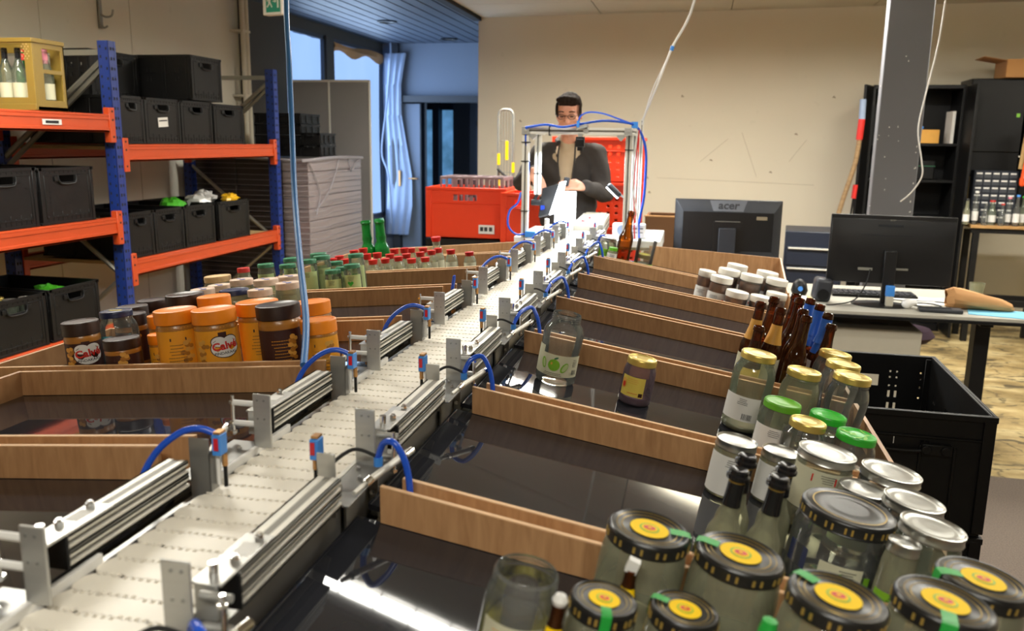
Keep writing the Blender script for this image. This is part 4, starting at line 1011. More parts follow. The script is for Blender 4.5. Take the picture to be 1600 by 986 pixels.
# --- brown beer bottles
BG='brown beer bottles on the right'
bl=[(.643,1.424,.209,'lab','with a gold neck label, leftmost but one'),(.679,1.50,.215,None,'bright brown, behind the two labelled necks'),(.692,1.44,.202,'lab','very dark with a gold and white neck label in the middle'),(.646,1.366,.163,'gold','shortest, front left, with a gold label low on its shoulder'),(.740,1.60,.219,None,'tall, at the back by the blue necked ones'),(.742,1.54,.219,None,'tall, just before the rear tall brown bottle'),(.746,1.47,.205,None,'plain, right of the very dark one'),(.741,1.37,.208,None,'plain, front row centre right'),(.814,1.46,.185,None,'alone at the right of the blue necked bottles')]
for x,y,h,k,l in bl:
    t=thing('beer_bottle','brown glass beer bottle '+l,'bottle',group=BG)
    bottle(t,.0245,h,'glass_br',.46,nlabel='ltan' if k=='lab' else None,label='lab_yellow' if k=='gold' else ('lab_cream' if k=='lab' else None),hs=.48)
    put(t,'R',x,y)
for x,y,h,l in((.786,1.66,.206,'rearmost'),(.799,1.585,.207,'middle'),(.812,1.525,.199,'front')):
    t=thing('bottle','bottle with a bright blue foil neck and pale shoulder label, %s of the three'%l,'bottle',group='blue necked bottles')
    bottle(t,.0245,h,'glass_br',.46,nlabel='foil_blue',label='paper',hs=.40)
    rn=.0113; q=MB(); q.lathe([(rn*1.75,h*.62),(rn*1.25,h*.74),(rn*1.14,h*.93)],22); q.build('blue_foil','foil_blue',t)
    put(t,'R',x,y)
# --- nut spread jars with white lids
NG='white lidded spread jars'
nl=['leftmost of all','second from the left, front row','behind the second from the left','farthest back','in the middle of the rear row','behind the right end of the cluster','rightmost in the rear row','lowest in front, with red print','between the two lowest front ones and the bottles','rightmost, above the brown bottle tops']
for i,(x,y,h,d) in enumerate([(.551,2.42,.116,.060),(.600,2.362,.114,.076),(.624,2.45,.132,.076),(.655,2.56,.140,.074),(.700,2.42,.132,.078),(.757,2.508,.143,.076),(.786,2.436,.134,.074),(.656,2.306,.084,.076),(.734,2.304,.084,.072),(.786,2.356,.098,.070)]):
    t=thing('spread_jar','hazelnut spread jar with a white lid, '+nl[i],'jar',group=NG); r=d/2*.98
    q=MB(); q.lathe(jar_prof(r,h,.93,.18,.08),28); q.build('jar_body','glass',t,angle=50)
    residue(t,r*.99,.003,h*.82,'nut'); lid_part(t,d/2,h,'white_lid','screw',.020)
    label_part(t,r,h*.10,h*.55,'paper',R(-175),R(-25)); lines(t,r,R(-110),h*.45,.03,4)
    if i in(1,4,7): wraptext(t,'nutella',.011,r,R(-72),h*.33,'red_print','lettering',.0006)
    put(t,'R',x,y,R(random.uniform(-12,12)))
# --- far right chute: amber bottle, small jars, tumbler
t=thing('beer_bottle','amber glass bottle standing alone near the right foot of the frame','bottle'); bottle(t,.0300,.233,'glass_am',.42,hs=.50); put(t,'R',.228,2.85)
simple_jar('small jar with silver rim and green label left of the amber bottle',.160,2.90,.100,.062,'silver_lid','flip','glass_frost',lab='apple',labh=(.15,.6))
simple_jar('small white-labelled jar directly left of the amber bottle',.190,2.80,.078,.036,'green_lid','twist','glass_frost',lab='paper',labh=(.15,.75))
t=thing('glass_tumbler','clear tumbler with yellow liquid and a green band right of the amber bottle','glass'); r,h=.040,.125
q=MB(); q.lathe([(.0005,.004),(r*.7,0),(r*.86,.002),(r*.93,.02),(r,h),(r*.96,h),(r*.90,.03),(.0005,.028)],30); q.build('glass_body','glass',t)
residue(t,r*.95,.050,.066,pm('yellow_liquid',S(216,200,90),0.15,0,0.1)); label_part(t,r*.95,.006,.030,'apple',-PI,PI*.99,'green_band'); put(t,'R',.312,2.90)

# ------------------------------------------------------------------ left hand jars
def heart(q,r,a,zc,s,mi,z=.0018):
    pts=[]
    for i in range(28):
        u=2*PI*i/28; pts.append((s*.0625*16*math.sin(u)**3,s*.0625*(13*math.cos(u)-5*math.cos(2*u)-2*math.cos(3*u)-math.cos(4*u)),z))
    q.add(bend([(0,0,z)]+pts,r,a,zc),[(0,1+(i+1)%28,1+i) for i in range(28)],None,mi)
def pb_jar(label,x,y,h,d,kind,side_view=0,brand=False,spin=0):
    t=thing('peanut_butter_jar',label,'jar',group='peanut butter jars'); r=d/2*.97; br=kind=='brown'
    q=MB(); q.lathe([(.0005,.003),(r*.85,0),(r*.97,.003),(r,.01),(r*.985,h*.12),(r*.985,h*.70),(r*1.0,h*.74),(r*.97,h*.79),(r*.90,h*.83),(r*.89,h*.97)],40); q.build('jar_body','pb' if br else 'lab_orange',t,angle=50)
    lh=min(.027,h*.22); lid_part(t,d/2,h,'brown_lid' if br else 'orange_lid','screw',lh)
    q=MB(); q.lathe([(r*.995,h*.745),(r*1.003,h*.76),(r*.96,h*.80),(r*.905,h*.835)],36); q.build('shoulder','pb',t)
    z0,z1=h*.10,h*.70; rr=r*.985
    label_part(t,rr,z0,z1,'lab_brown' if br else 'lab_orange',-PI,PI,'label')
    q=MB(); random.seed(int(x*1000))
    a=R(-72+side_view)
    for i in range(6):
        cx=-.020+random.uniform(-.006,.008); cy=-.010+i*.0075; rot=random.uniform(-.9,.6)
        blob(q,rr,a,cx-.0035*math.cos(rot),cy-.0035*math.sin(rot),.0058,.0050,(z0+z1)/2,14,0 if i%2 else 1,.0012+i*.0001); blob(q,rr,a,cx+.0045*math.cos(rot),cy+.0045*math.sin(rot),.0048,.0042,(z0+z1)/2,14,0 if i%2 else 1,.0012+i*.0001)
    q.build('peanut_picture',['ltan','pb'],t)
    if brand:
        q=MB(); ab=a+R(32); zc=h*.50
        vs,fs=disc(0,0,.0285,.0205,26,.0018); q.add(bend(vs,rr,ab,zc),fs,None,1); vs,fs=disc(0,0,.0265,.0188,26,.0021); q.add(bend(vs,rr,ab,zc),fs,None,0)
        vs,fs=disc(-.011,.014,.0155,.0115,20,.0018); q.add(bend(vs,rr,ab,zc),fs,None,1); vs,fs=disc(.011,.014,.0155,.0115,20,.0018); q.add(bend(vs,rr,ab,zc),fs,None,1)
        vs,fs=disc(-.011,.0135,.0138,.010,20,.0021); q.add(bend(vs,rr,ab,zc),fs,None,0); vs,fs=disc(.011,.0135,.0138,.010,20,.0021); q.add(bend(vs,rr,ab,zc),fs,None,0)
        q.build('heart_badge',['paper','lab_brown'],t)
        wraptext(t,'Calvé',.0215,rr,ab,zc+.004,'red_print','lettering',.0007,dz=.0024,tilt=.08); wraptext(t,'PINDAKAAS',.0078,rr,ab,zc-.0105,'ink','lettering',.0001,dz=.0024,tilt=.04)
        q=MB(); vs=[(-.008,-.007,.0014),(.008,-.007,.0014),(.008,.009,.0014),(-.008,.009,.0014)]; q.add(bend(vs,rr,a+R(28),z1-.006),[(0,1,2,3)]); q.build('brown_panel','lab_brown',t)
    elif side_view:
        lines(t,rr,R(-64),z1-.022,.038,7,'ink' if not br else 'lab_orange',.0065)
        q=MB(); vs=[(-.016,-.003,.0014),(.016,-.003,.0014),(.016,.003,.0014),(-.016,.003,.0014)]; q.add(bend(vs,rr,R(-58),z1-.010),[(0,1,2,3)]); q.build('brown_panel','lab_brown',t)
    put(t,'L',x,y,spin); return t
pb_jar('peanut butter jar with a dark brown lid and maroon label, leftmost in the front',-.727,.905,.131,.074,'brown',0,True)
pb_jar('short peanut butter jar with a dark brown lid in front of the turquoise-labelled jar',-.632,.902,.093,.074,'brown',50)
pb_jar('large orange-lidded peanut butter jar showing small print, left of the heart badge jar',-.507,.915,.147,.086,'orange',60)
pb_jar('large orange-lidded peanut butter jar with a heart-shaped badge in front centre',-.418,.912,.146,.088,'orange',0,True)
pb_jar('large orange-lidded peanut butter jar showing a barcode side, behind the dark brown lidded one',-.368,.998,.144,.088,'orange',60)
pb_jar('tall dark brown jar with a brown lid and maroon label, right of the orange ones',-.283,.926,.148,.088,'brown',60)
pb_jar('orange-lidded peanut butter jar behind the hanging blue hose, rear right',-.286,1.085,.125,.080,'orange',0)
pb_jar('smaller orange-lidded peanut butter jar at the far right end beside the diverter',-.197,.920,.115,.072,'orange',60)
pb_jar('small orange-lidded jar squeezed between the short brown one and the large orange ones',-.579,.955,.089,.050,'orange',60)
pb_jar('orange-lidded jar peeping out behind the left large orange jar',-.612,1.008,.120,.050,'orange',60)
pb_jar('orange-lidded jar farthest back behind the heart badge jar',-.534,1.105,.143,.074,'orange',60)
pb_jar('dark brown lidded jar in the back row, leftmost',-.771,1.136,.122,.072,'brown',60)
pb_jar('dark brown lidded jar in the back row just behind the turquoise-labelled jar',-.725,1.062,.116,.072,'brown',60)
pb_jar('dark brown lidded jar in the back row, farthest from the camera',-.768,1.210,.124,.070,'brown',60)
pb_jar('large dark brown lidded jar in the back row, widest of the brown lids',-.618,1.122,.148,.086,'brown',60)
t=simple_jar('clear mayonnaise jar with a navy lid and turquoise label among the peanut butter jars',-.697,.982,.138,.068,'blue_lid','twist','glass',neck=.80,lab='lab_blue',labh=(.08,.66),laba=(-170,-20),side='L',res=('white_food',.06))
q=MB(); q.box((.0,.0,.1412),(.03,.008,.0006)); q.build('lid_stripe','lab_yellow',t)
q=MB(); vs,fs=disc(0,0,.010,.012,20,.0018); q.add(bend(vs,.041,R(-60),.05),fs); q.build('badge','paper',t); wraptext(t,'Pe',.011,.041,R(-60),.05,'red_print','lettering',.0004,dz=.0024)
# small flat jars
M['straw']=pm('woven_straw_print',S(190,160,116),0.8,0,0.3,120); M['plid']=pm('pale_patterned_lid',S(206,180,160),0.5,0,0.25,90)
PG='pale lidded jars on the left'
pk=[(-.823,1.60,.127,.076,'straw','with a woven straw pattern lid, farthest left and highest'),(-.617,1.50,.124,.068,'plid','right of centre, under the hanging hose side'),(-.582,1.57,.121,.064,'plid','at the back beside the green lids'),(-.528,1.45,.119,.064,'plid','rightmost, against the hanging hose'),(-.690,1.50,.127,.064,'plid','in the middle of the back row'),(-.761,1.42,.116,.064,'plid','front left of the group'),(-.571,1.38,.114,.064,'plid','front right of the group'),(-.769,1.515,.112,.064,'plid','between the straw lid and the front left one')]
for x,y,h,d,m_,l in pk:
    t=simple_jar('jar with a pale patterned lid '+l,x,y,h,d,m_,'twist','glass_frost',side='L',lab='lab_cream',labh=(.2,.6),group=PG,res=('nut',.3),neck=.9,lh=.016)
    if m_=='plid':
        q=MB(); q.box((.008,-.008,h+.0032),(.014,.008,.0006),rot=(0,0,.5)); q.box((-.012,.006,h+.0032),(.010,.006,.0006),rot=(0,0,-.4)); q.build('lid_print','foil_blue',t)
simple_jar('jar with a navy blue lid in front of the pale patterned lids',-.645,1.38,.116,.076,'blue_lid','twist','glass_frost',side='L',lab='lab_cream',labh=(.2,.6))
t=simple_jar('small jar with a red and white flared cap behind the pale patterned lids',-.749,1.62,.144,.036,'red_lid','twist','glass_frost',side='L',neck=.8)
# green lidded jars
gl_='green lidded herb jars on the left'
gn=['leftmost','second from the left, at the back','third, just before the second','tall one beside the blue hose','tall one at the back centre','tall one right of the hose','shortest in the front row','behind the shortest one','right next to the shortest one','front right with a green heart on its label','rear right, beside the red caps']
for i,(x,y,h,d) in enumerate([(-.857,1.95,.116,.054),(-.799,2.02,.124,.054),(-.753,1.90,.117,.054),(-.652,1.84,.135,.054),(-.671,1.96,.141,.054),(-.630,1.896,.139,.054),(-.566,1.826,.101,.050),(-.612,1.954,.112,.050),(-.556,1.884,.102,.046),(-.507,1.84,.114,.050),(-.537,1.95,.134,.050)]):
    t=simple_jar('slim jar with a dark green lid, '+gn[i],x,y,h,d,'dgreen_lid','twist','glass_g',side='L',lab='lab_green',labh=(.12,.75),laba=(-170,-10),group=gl_,neck=.92,res=('white_food',.06),lh=.011)
    if i in(0,9,10):
        q=MB(); heart(q,d/2*1.01,R(-88),h*.52,.009,0,.0022); q.build('heart_print','bgreen_lid',t)
# red capped bottles: one built, the rest copied
RG='red capped bottles on the left'
h0=.088
t=thing('small_bottle','small clear bottle with a flared red cap','bottle',group=RG)
q=MB(); q.lathe([(.0005,.003),(.020,0),(.023,.003),(.0235,.012),(.023,.045),(.019,.062),(.0135,.072),(.013,.082)],22); q.build('bottle_body','glass_frost',t)
q=MB(); q.lathe([(.0236,.012),(.0234,.044)],20,R(-170),R(-10)); q.build('label','lab_cream',t)
q=MB(); q.lathe([(.0135,.070),(.0145,.072),(.0165,.086),(.0170,.088),(.0150,.0885),(.014,.087),(.0004,.087)],22); q.build('cap','red_lid',t,angle=50)
proto=t; first=True
red=[(-.583,2.205,.086),(-.553,2.248,.083),(-.517,2.286,.084),(-.441,2.208,.083),(-.402,2.242,.081),(-.567,2.336,.089),(-.503,2.336,.087),(-.461,2.368,.087),(-.431,2.412,.087),(-.422,2.464,.088),(-.353,2.40,.087),(-.283,2.40,.075),(-.600,2.296,.100),(-.621,2.248,.103),(-.711,2.35,.108),(-.695,2.40,.109),(-.567,2.388,.102),(-.547,2.44,.098),(-.538,2.492,.091),(-.479,2.46,.093),(-.738,2.212,.097),(-.734,2.266,.099),(-.685,2.205,.093)]
idx=sorted(range(len(red)),key=lambda i:red[i][0])
rank={i:k for k,i in enumerate(idx)}
NUMW=['leftmost','second','third','fourth','fifth','sixth','seventh','eighth','ninth','tenth','eleventh','twelfth','thirteenth','fourteenth','fifteenth','sixteenth','seventeenth','eighteenth','nineteenth','twentieth','twenty-first','next to last','rightmost']
for i,(x,y,h) in enumerate(red):
    k=rank[i]; w_=NUMW[k]
    row='front row' if y<2.26 else ('middle row' if y<2.40 else 'back row')
    lb='small bottle with flared red cap, %s, %s from the left'%(row,w_)
    if first: o=proto; o['label']=lb; first=False
    else: o=dup(proto,(0,0,0),label=lb)
    put(o,'L',x,y); o.scale=(1,1,h/h0)
t=thing('bottle','taller clear bottle with a red cap standing behind the small red capped ones','bottle',group=None)
bottle(t,.022,.123,'glass_frost',.6,hs=.6); q=MB(); q.lathe([(.014,.108),(.018,.118),(.019,.126),(.017,.128),(.0004,.128)],22); q.build('cap','red_lid',t); put(t,'L',-.441,2.512)
for i,(x,y,l) in enumerate(((-.803,2.72,'left'),(-.775,2.80,'middle'),(-.742,2.72,'right'))):
    t=thing('bottle','bright green glass bottle, %s one of the three at the end of the left chutes'%l,'bottle',group='green bottles on the left')
    bottle(t,.030,.192,'glass_grn',.62,hs=.36); q=MB(); q.lathe([(.0275,.004),(.0275,.06)],20); q.build('inner_wall','glass_grn',t); put(t,'L',x,y)
# ------------------------------------------------------------------ pallet rack
RX=-2.60; RD=.72
rk=thing('pallet_rack','blue and orange steel rack against the left wall, loaded with black crates','rack',(RX,3.6,0))
YP=[1.74,3.575,5.42]
for i,y in enumerate(YP):
    for bk in(0,1):
        xa=-RD*bk; q=MB(); h=2.045; yy=y-3.6
        q.bx(xa-.066,xa,yy-.002,yy,0,h); q.bx(xa-.002,xa,yy-.002,yy+.055,0,h); q.bx(xa-.066,xa-.064,yy-.002,yy+.055,0,h); 
        q.bx(xa-.001,xa+.001,yy+.045,yy+.06,0,h)
        q.cur=1
        for k in range(38):
            z=.08+k*.052
            q.box((xa-.014,yy-.0025,z),(.009,.002,.014)); q.box((xa-.050,yy-.0025,z+.01),(.009,.002,.014)); q.box((xa+.001,yy+.018,z),(.0025,.010,.016)); q.box((xa+.001,yy+.040,z),(.0025,.008,.014))
        q.build('upright',['blue_paint','dark_gap'],rk)
    q=MB(); yy=y-3.6+.02
    q.box((-RD/2-.03,yy,1.985),(RD-.06,.02,.03))
    zz=.2; s=1
    while zz<1.75:
        a=(-.05 if s>0 else -RD-.01,yy,zz+(.55 if s>0 else 0)); b=(-RD-.01 if s>0 else -.05,yy,zz if s>0 else zz+.55)
        if s<0: a=(-.05,yy,zz); b=(-RD-.01,yy,zz+.55)
        q.cyl(a,b,.014,n=6); zz+=.58; s=-s
    q.cyl((-.05,yy,1.95),(-RD-.01,yy,1.42),.017,n=6)
    q.build('brace','galv',rk)
def beams(y0,y1,ztop,tag_y=None):
    for bk in(0,1):
        xa=-RD*bk; ya=y0-3.6+.055; yb=y1-3.6
        q=MB(); xo=.004 if not bk else -.004
        q.bx(xa-.045,xa+.004,ya,yb,ztop-.012,ztop); q.bx(xa-.045,xa+.004,ya,yb,ztop-.095,ztop-.083); q.bx(xa-.006,xa+.000,ya,yb,ztop-.083,ztop-.012); q.bx(xa-.002,xa+.004,ya,yb,ztop-.03,ztop-.012); q.bx(xa-.002,xa+.004,ya,yb,ztop-.095,ztop-.070)
        for e,d in((ya,1),(yb,-1)): q.bx(xa-.03,xa+.008,min(e,e+d*.045),max(e,e+d*.045),ztop-.150,ztop+.035)
        bo=q.build('beam','orange',rk,bevel=.002,seg=1)
        if not bk:
            q=MB(); 
            for e in(ya+.02,yb-.02):
                for z in(-.12,-.03,.015): q.cyl((xa+.008,e,ztop+z),(xa+.010,e,ztop+z),.006,n=8)
            q.build('hook_hole','dark_gap',bo)
            if tag_y: q=MB(); q.bx(xa+.0042,xa+.0052,tag_y-3.6,tag_y-3.6+.13,ztop-.064,ztop-.038); q.build('load_sticker','paper',bo); q=MB(); q.bx(xa+.0053,xa+.0057,tag_y-3.6+.02,tag_y-3.6+.11,ztop-.058,ztop-.044); q.build('sticker_print','dark_gap',bo)
    q=MB(); q.bx(-RD+.0,-.046,y0-3.6+.06,y1-3.6-.005,ztop-.03,ztop-.012); q.build('shelf_board','chip',rk)
beams(YP[1],YP[2],1.50); beams(YP[1],YP[2],.855); beams(YP[1],YP[2],.25)
beams(YP[0],YP[1],1.66,3.04); beams(YP[0],YP[1],1.105); beams(YP[0],YP[1],.515,2.98)

# ------------------------------------------------------------------ folding crates
def crate_geo(w,d,h,holes=True):
    """w along y (front), d along -x (depth), origin at front centre bottom; front faces +x"""
    q=MB(); t_=.004
    def slots(W):
        H=[]
        if holes:
            for c in(.16,.50,.84):
                for k in(.42,.62): 
                    for dx in(-.012,.012): H.append((W*c+dx-.003,h*k,W*c+dx+.003,h*k+h*.09))
        return H
    hd=[(w*.36,h*.74,w*.64,h*.86)]
    q.holed((0,-w/2,0),(0,1,0),(0,0,1),w,h,hd,t_); q.holed((-d+t_,-w/2,0),(0,1,0),(0,0,1),w,h,hd,t_)
    for s in(-1,1): q.holed((-d,s*(w/2-t_),0),(1,0,0),(0,0,1),d,h,slots(d),t_*s*-1 if s<0 else t_*-1)
    q.bx(-d,0,-w/2,w/2,0,.006)
    # rim, corner posts, ribs
    for z0,z1,o in((h-.016,h,.007),(h*.60,h*.61,.004),(0,.012,.005)):
        q.bx(0,o,-w/2-o,w/2+o,z0,z1); q.bx(-d-o,-d,-w/2-o,w/2+o,z0,z1)
        q.bx(-d,0,w/2,w/2+o,z0,z1); q.bx(-d,0,-w/2-o,-w/2,z0,z1)
    for s in(-1,1):
        q.bx(0,.007,s*w/2-(.02 if s>0 else 0),s*w/2+(.02 if s<0 else 0),0,h)
        for x in(-.03,-d*.34,-d*.66,-d+.005): q.bx(x,x+.022,s*w/2-.001,s*w/2+.005*s if s>0 else s*w/2+.001,.0,h) if s>0 else q.bx(x,x+.022,-w/2-.005,-w/2,.0,h)
    for i in range(10):
        y=-w*.38+w*.76*i/9; q.bx(.0,.006,y-.0025,y+.0025,.015,h*(.22 if i%2 else .16)); q.bx(.0,.006,y-.0025,y+.0025,h*.90,h-.016)
    for s_ in(-1,1):
        for k in range(5): q.bx(.0,.004,s_*w*.33-.004,s_*w*.33+.004,h*(.28+.09*k),h*(.31+.09*k))
    q.bx(.0,.006,-w*.42,w*.42,h*.12,h*.14); q.bx(.0,.006,-w*.42,-w*.40,h*.1,h*.88); q.bx(.0,.006,w*.40,w*.42,h*.1,h*.88); q.bx(.0,.006,-w*.42,-w*.2,h*.86,h*.88); q.bx(.0,.006,w*.2,w*.42,h*.86,h*.88)
    return q
def crate(name,label,x,y,z,w,d,h,mat='black',rot=0,group=None,tagp=False):
    t=thing(name,label,'crate',(x,y,z),(0,0,rot),group)
    crate_geo(w,d,h).build('crate_body',mat,t,bevel=.0012,seg=1)
    q=MB(); q.tube([(.006,-w*.17,h*.86),(.010,-w*.16,h*.76),(.012,-w*.10,h*.71),(.012,w*.10,h*.71),(.010,w*.16,h*.76),(.006,w*.17,h*.86)],.005,n=6); q.bx(.004,.011,-w*.24,-w*.16,h*.76,h*.84); q.bx(.004,.011,w*.16,w*.24,h*.76,h*.84)
    q.build('latch_handle',mat,t,bevel=.001)
    if tagp: q=MB(); q.box((.008,-w*.02,h*.48),(.002,.095,.055),rot=(.06,0,0)); q.build('paper_label','paper',t); q=MB(); q.box((.0095,-w*.02,h*.515),(.001,.08,.008),rot=(.06,0,0)); q.build('label_print','ink',t)
    return t
CG='black folding crates on the rack'
zt=1.502
c0=crate('folding_crate','black folding crate, lower row on the top shelf, first right of the middle blue upright',RX-.02,3.755,zt,.215,.58,.265,group=CG)
crate('folding_crate','black folding crate with a white paper label on the top shelf',RX-.02,4.045,zt,.35,.58,.265,group=CG,tagp=True)
crate('folding_crate','black folding crate on the top shelf directly under the raised crate',RX-.02,4.405,zt,.35,.58,.265,group=CG)
crate('folding_crate','black folding crate at the right end of the top shelf, lowest in its row',RX-.02,4.79,zt,.38,.58,.26,group=CG)
crate('folding_crate','black folding crate stacked on top of the others with its end facing the room',RX-.02,4.545,zt+.272,.35,.58,.275,group=CG)
crate('folding_crate','black folding crate at the back of the top shelf, behind the raised crate',RX-.36,4.10,zt+.268,.44,.26,.27,group=CG)
zt=.857
for i,(y,w,l) in enumerate(((3.762,.235,'first on the middle shelf, right of the blue upright'),(4.04,.30,'second on the middle shelf of the right bay'),(4.375,.34,'third on the middle shelf of the right bay, green bag on top'),(4.80,.40,'rightmost on the middle shelf, filled with shiny wrapped jars'))):
    crate('folding_crate','open black crate, '+l,RX-.02,y,zt,w,.56,.262,group=CG)
zt=1.107
crate('folding_crate','black crate on the middle shelf of the left bay, cut by the picture edge',RX-.02,2.79,zt,.38,.56,.285,group=CG)
crate('folding_crate','black crate on the middle shelf of the left bay next to the blue upright',RX-.02,3.195,zt,.38,.56,.28,group=CG)
zt=.517
crate('folding_crate','open black crate with lidded jars, bottom shelf at the left picture edge',RX-.02,2.78,zt,.38,.56,.265,group=CG)
crate('folding_crate','open black crate with green tops, bottom shelf next to the blue upright',RX-.02,3.18,zt,.36,.56,.27,group=CG)
crate('folding_crate','low black crate at the back of the left top shelf behind the bottle crate',RX-.30,3.40,1.664,.26,.30,.13,group=CG)
# stuff sticking out of the crates
M['bag_green']=pm('green_plastic_bag',S(70,170,40),0.3,0,0.3,30); M['bag_clear']=pm('crumpled_film',(0.55,0.55,0.52),0.25,0,0.3,30); M['bag_yel']=pm('yellow_wrapper',S(230,180,30),0.35,0,0.2,30)
def crumple(name,label,cat,loc,r,mat,seed,sc=(1,1,.6)):
    random.seed(seed); q=MB(); n,mm=14,9; vs=[];fs=[]
    for a in range(mm+1):
        ph=PI*a/mm
        for b in range(n):
            th=2*PI*b/n; k=r*random.uniform(.72,1.15); vs.append((k*math.sin(ph)*math.cos(th)*sc[0],k*math.sin(ph)*math.sin(th)*sc[1],k*math.cos(ph)*sc[2]+r*sc[2]))
    for a in range(mm):
        for b in range(n): j=(b+1)%n; fs.append((a*n+b,(a+1)*n+b,(a+1)*n+j,a*n+j))
    q.add(vs,fs); o=q.build(name,mat,None,loc=loc,angle=20); tag(o,label,cat); return o
crumple('plastic_bag','crumpled green plastic bag on the third open crate','bag',(-2.80,4.36,1.05),.09,'bag_green',1)
crumple('plastic_bag','crumpled clear plastic bag between the green bag and the yellow wrapper','bag',(-2.78,4.62,1.06),.09,'bag_clear',2)
crumple('plastic_bag','shiny clear film heap on the rightmost open crate','bag',(-2.86,4.83,1.08),.085,'bag_clear',5)
crumple('wrapper','crumpled yellow wrapper at the right end of the open crates','wrapper',(-2.72,4.93,1.08),.065,'bag_yel',3)
crumple('plastic_bag','clear film lying on the low crate behind the bottle crate','bag',(-3.02,3.40,1.775),.07,'bag_clear',7,(1,1.6,.4))
crumple('plastic_bag','green plastic bag in the second crate of the bottom left shelf','bag',(-2.78,3.18,.70),.08,'bag_green',9,(1,1.4,.5))
crumple('garbage_bag','dark crumpled bag lying on the lowest shelf of the right bay','bag',(-2.95,4.40,.248),.12,'black',11,(1,2.6,.9))
t=thing('plastic_tray','white tray in the first open crate on the middle shelf','tray',(-2.85,3.95,1.095)); q=MB(); q.box((0,0,0),(.16,.12,.02)); q.build('tray','white_pl',t,bevel=.006)
for i,(x,y,m_) in enumerate(((-2.70,2.72,'gold_lid'),(-2.82,2.70,'silver_lid'),(-2.70,2.84,'silver_lid'),(-2.80,2.86,'gold_lid'),(-2.68,2.92,'silver_lid'))):
    t=thing('glass_jar','lidded jar in the bottom left crate, %s'%['yellow lid at the front left','silver lid at the back left','silver lid in the middle','yellow lid at the back','silver lid at the right'][i],'jar',(x,y,.526),group='jars in the bottom crate')
    q=MB(); q.lathe(jar_prof(.036,.235,.9),20); q.build('jar_body','glass_g',t,angle=50); lid_part(t,.035,.235,m_)
t=thing('paper_cup','small translucent cup on the middle shelf beside the right upright','cup',(-2.68,5.05,.858)); q=MB(); q.lathe([(.0005,.003),(.026,0),(.034,.075),(.032,.075),(.024,.006)],20); q.build('cup_body','white_pl',t)
# wine crate with bottles
wc=thing('bottle_crate','olive yellow bottle crate full of wine bottles on the left top shelf','crate',(-2.605,3.035,1.662))
M['olive']=pm('olive_plastic',S(134,110,44),0.45,0,0.06)
q=MB(); W,D_,H_=.38,.205,.335
q.holed((-W,0,0),(1,0,0),(0,0,1),W,H_,[(.03,.06,W-.045,H_-.028)],.010)
q.holed((-W,D_,0),(1,0,0),(0,0,1),W,H_,[(.03,.06,W-.075,H_-.05)],.010)
q.holed((-.010,0,0),(0,1,0),(0,0,1),D_,H_,[(.055,.05,D_-.025,.175),(.055,.195,D_-.025,H_-.045)],.010)
q.holed((-W,0,0),(0,1,0),(0,0,1),D_,H_,[(.05,.05,D_-.03,.175)],.010)
q.bx(-W,0,0,D_,0,.02); q.bx(-W-.006,.006,-.016,-.010,H_-.02,H_); q.bx(-.0,.006,-.01,D_,H_-.02,H_); q.bx(-W,0,-.014,-.010,0,.03)
q.build('crate_body','olive',wc,bevel=.003)
q=MB()
for i in range(5):
    for j in range(7):
        if (i+j)%2: q.box((-.018-.009*i,-.0105,H_-.03-.011*j),(.006,.002,.006),rot=(0,.78,0))
q.build('grip_pattern','chip',wc)
wb2=[(-2.655,3.165,'glass_g','pink','pink capsule, seen through the end of the crate'),(-2.668,3.088,'glass_g','lime','lime green capsule'),(-2.738,3.086,'glass_g','foil_black','black capsule over a silver band'),(-2.812,3.084,'glass_g','foil_black','black capsule and large cream label'),(-2.885,3.086,'glass_grn','foil_black','dark capsule, green glass at the picture edge'),(-2.735,3.165,'glass_grn','white_pl','white capsule, green glass behind'),(-2.79,3.172,'glass_grn','red_lid','red capsule, green glass behind')]
for i,(x,y,g,c_,l) in enumerate(wb2):
    t=thing('wine_bottle','wine bottle with '+l,'bottle',(x,y,1.684),group='wine bottles in the yellow crate'); r=.034
    bottle(t,r,.272,g,.36,label='lab_cream' if g=='glass_g' else None,hs=.56)
    rn=max(r*.36,.009); q=MB(); q.lathe([(rn*1.15,.205),(rn*1.12,.273),(.0004,.274)],20); q.build('capsule',c_,t)
# ------------------------------------------------------------------ wrapped pallet and stacks left of the doorway
M['box_lit']=pm('wrapped_boxes_lit',S(134,124,126),0.35,0,0.25,26,0.4,(1,1,9),coat=.3)  # lit side of the pallet, the light put into its colour
M['box_shaded']=pm('wrapped_boxes_shaded',S(48,42,40),0.3,0,0.35,16,0.6,(1,1,6),coat=.5)  # darker side of the same pallet, shade put into its colour
t=thing('wrapped_pallet','tall pallet of film-wrapped crates behind the rack, lit and shaded faces coloured in','pallet',(-2.43,5.58,0))
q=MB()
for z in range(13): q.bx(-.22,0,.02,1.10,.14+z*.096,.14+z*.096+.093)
q.build('lit_crate_layer','box_lit',t,bevel=.004)
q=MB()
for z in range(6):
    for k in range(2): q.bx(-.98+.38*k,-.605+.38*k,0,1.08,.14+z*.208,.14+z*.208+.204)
q.build('shaded_crate_layer','box_shaded',t,bevel=.005)
q=MB(); random.seed(2)
for z in range(30):
    zz=.16+z*.041; q.tube([(-.98,-.006,zz),(.004,-.004,zz+random.uniform(-.01,.01)),(.006,.5,zz+random.uniform(-.014,.014)),(.006,1.1,zz)],.0022,n=4)
q.tube([(.004,.02,1.37),(.012,.12,1.25),(.010,.2,1.1),(.012,.12,.95)],.005,n=5); q.tube([(.006,.6,1.38),(.014,.45,1.2),(.012,.3,1.08),(.012,.1,.98)],.005,n=5); q.tube([(.006,.8,1.38),(.014,.85,1.28),(.012,.95,1.34),(.01,1.08,1.38)],.006,n=5)
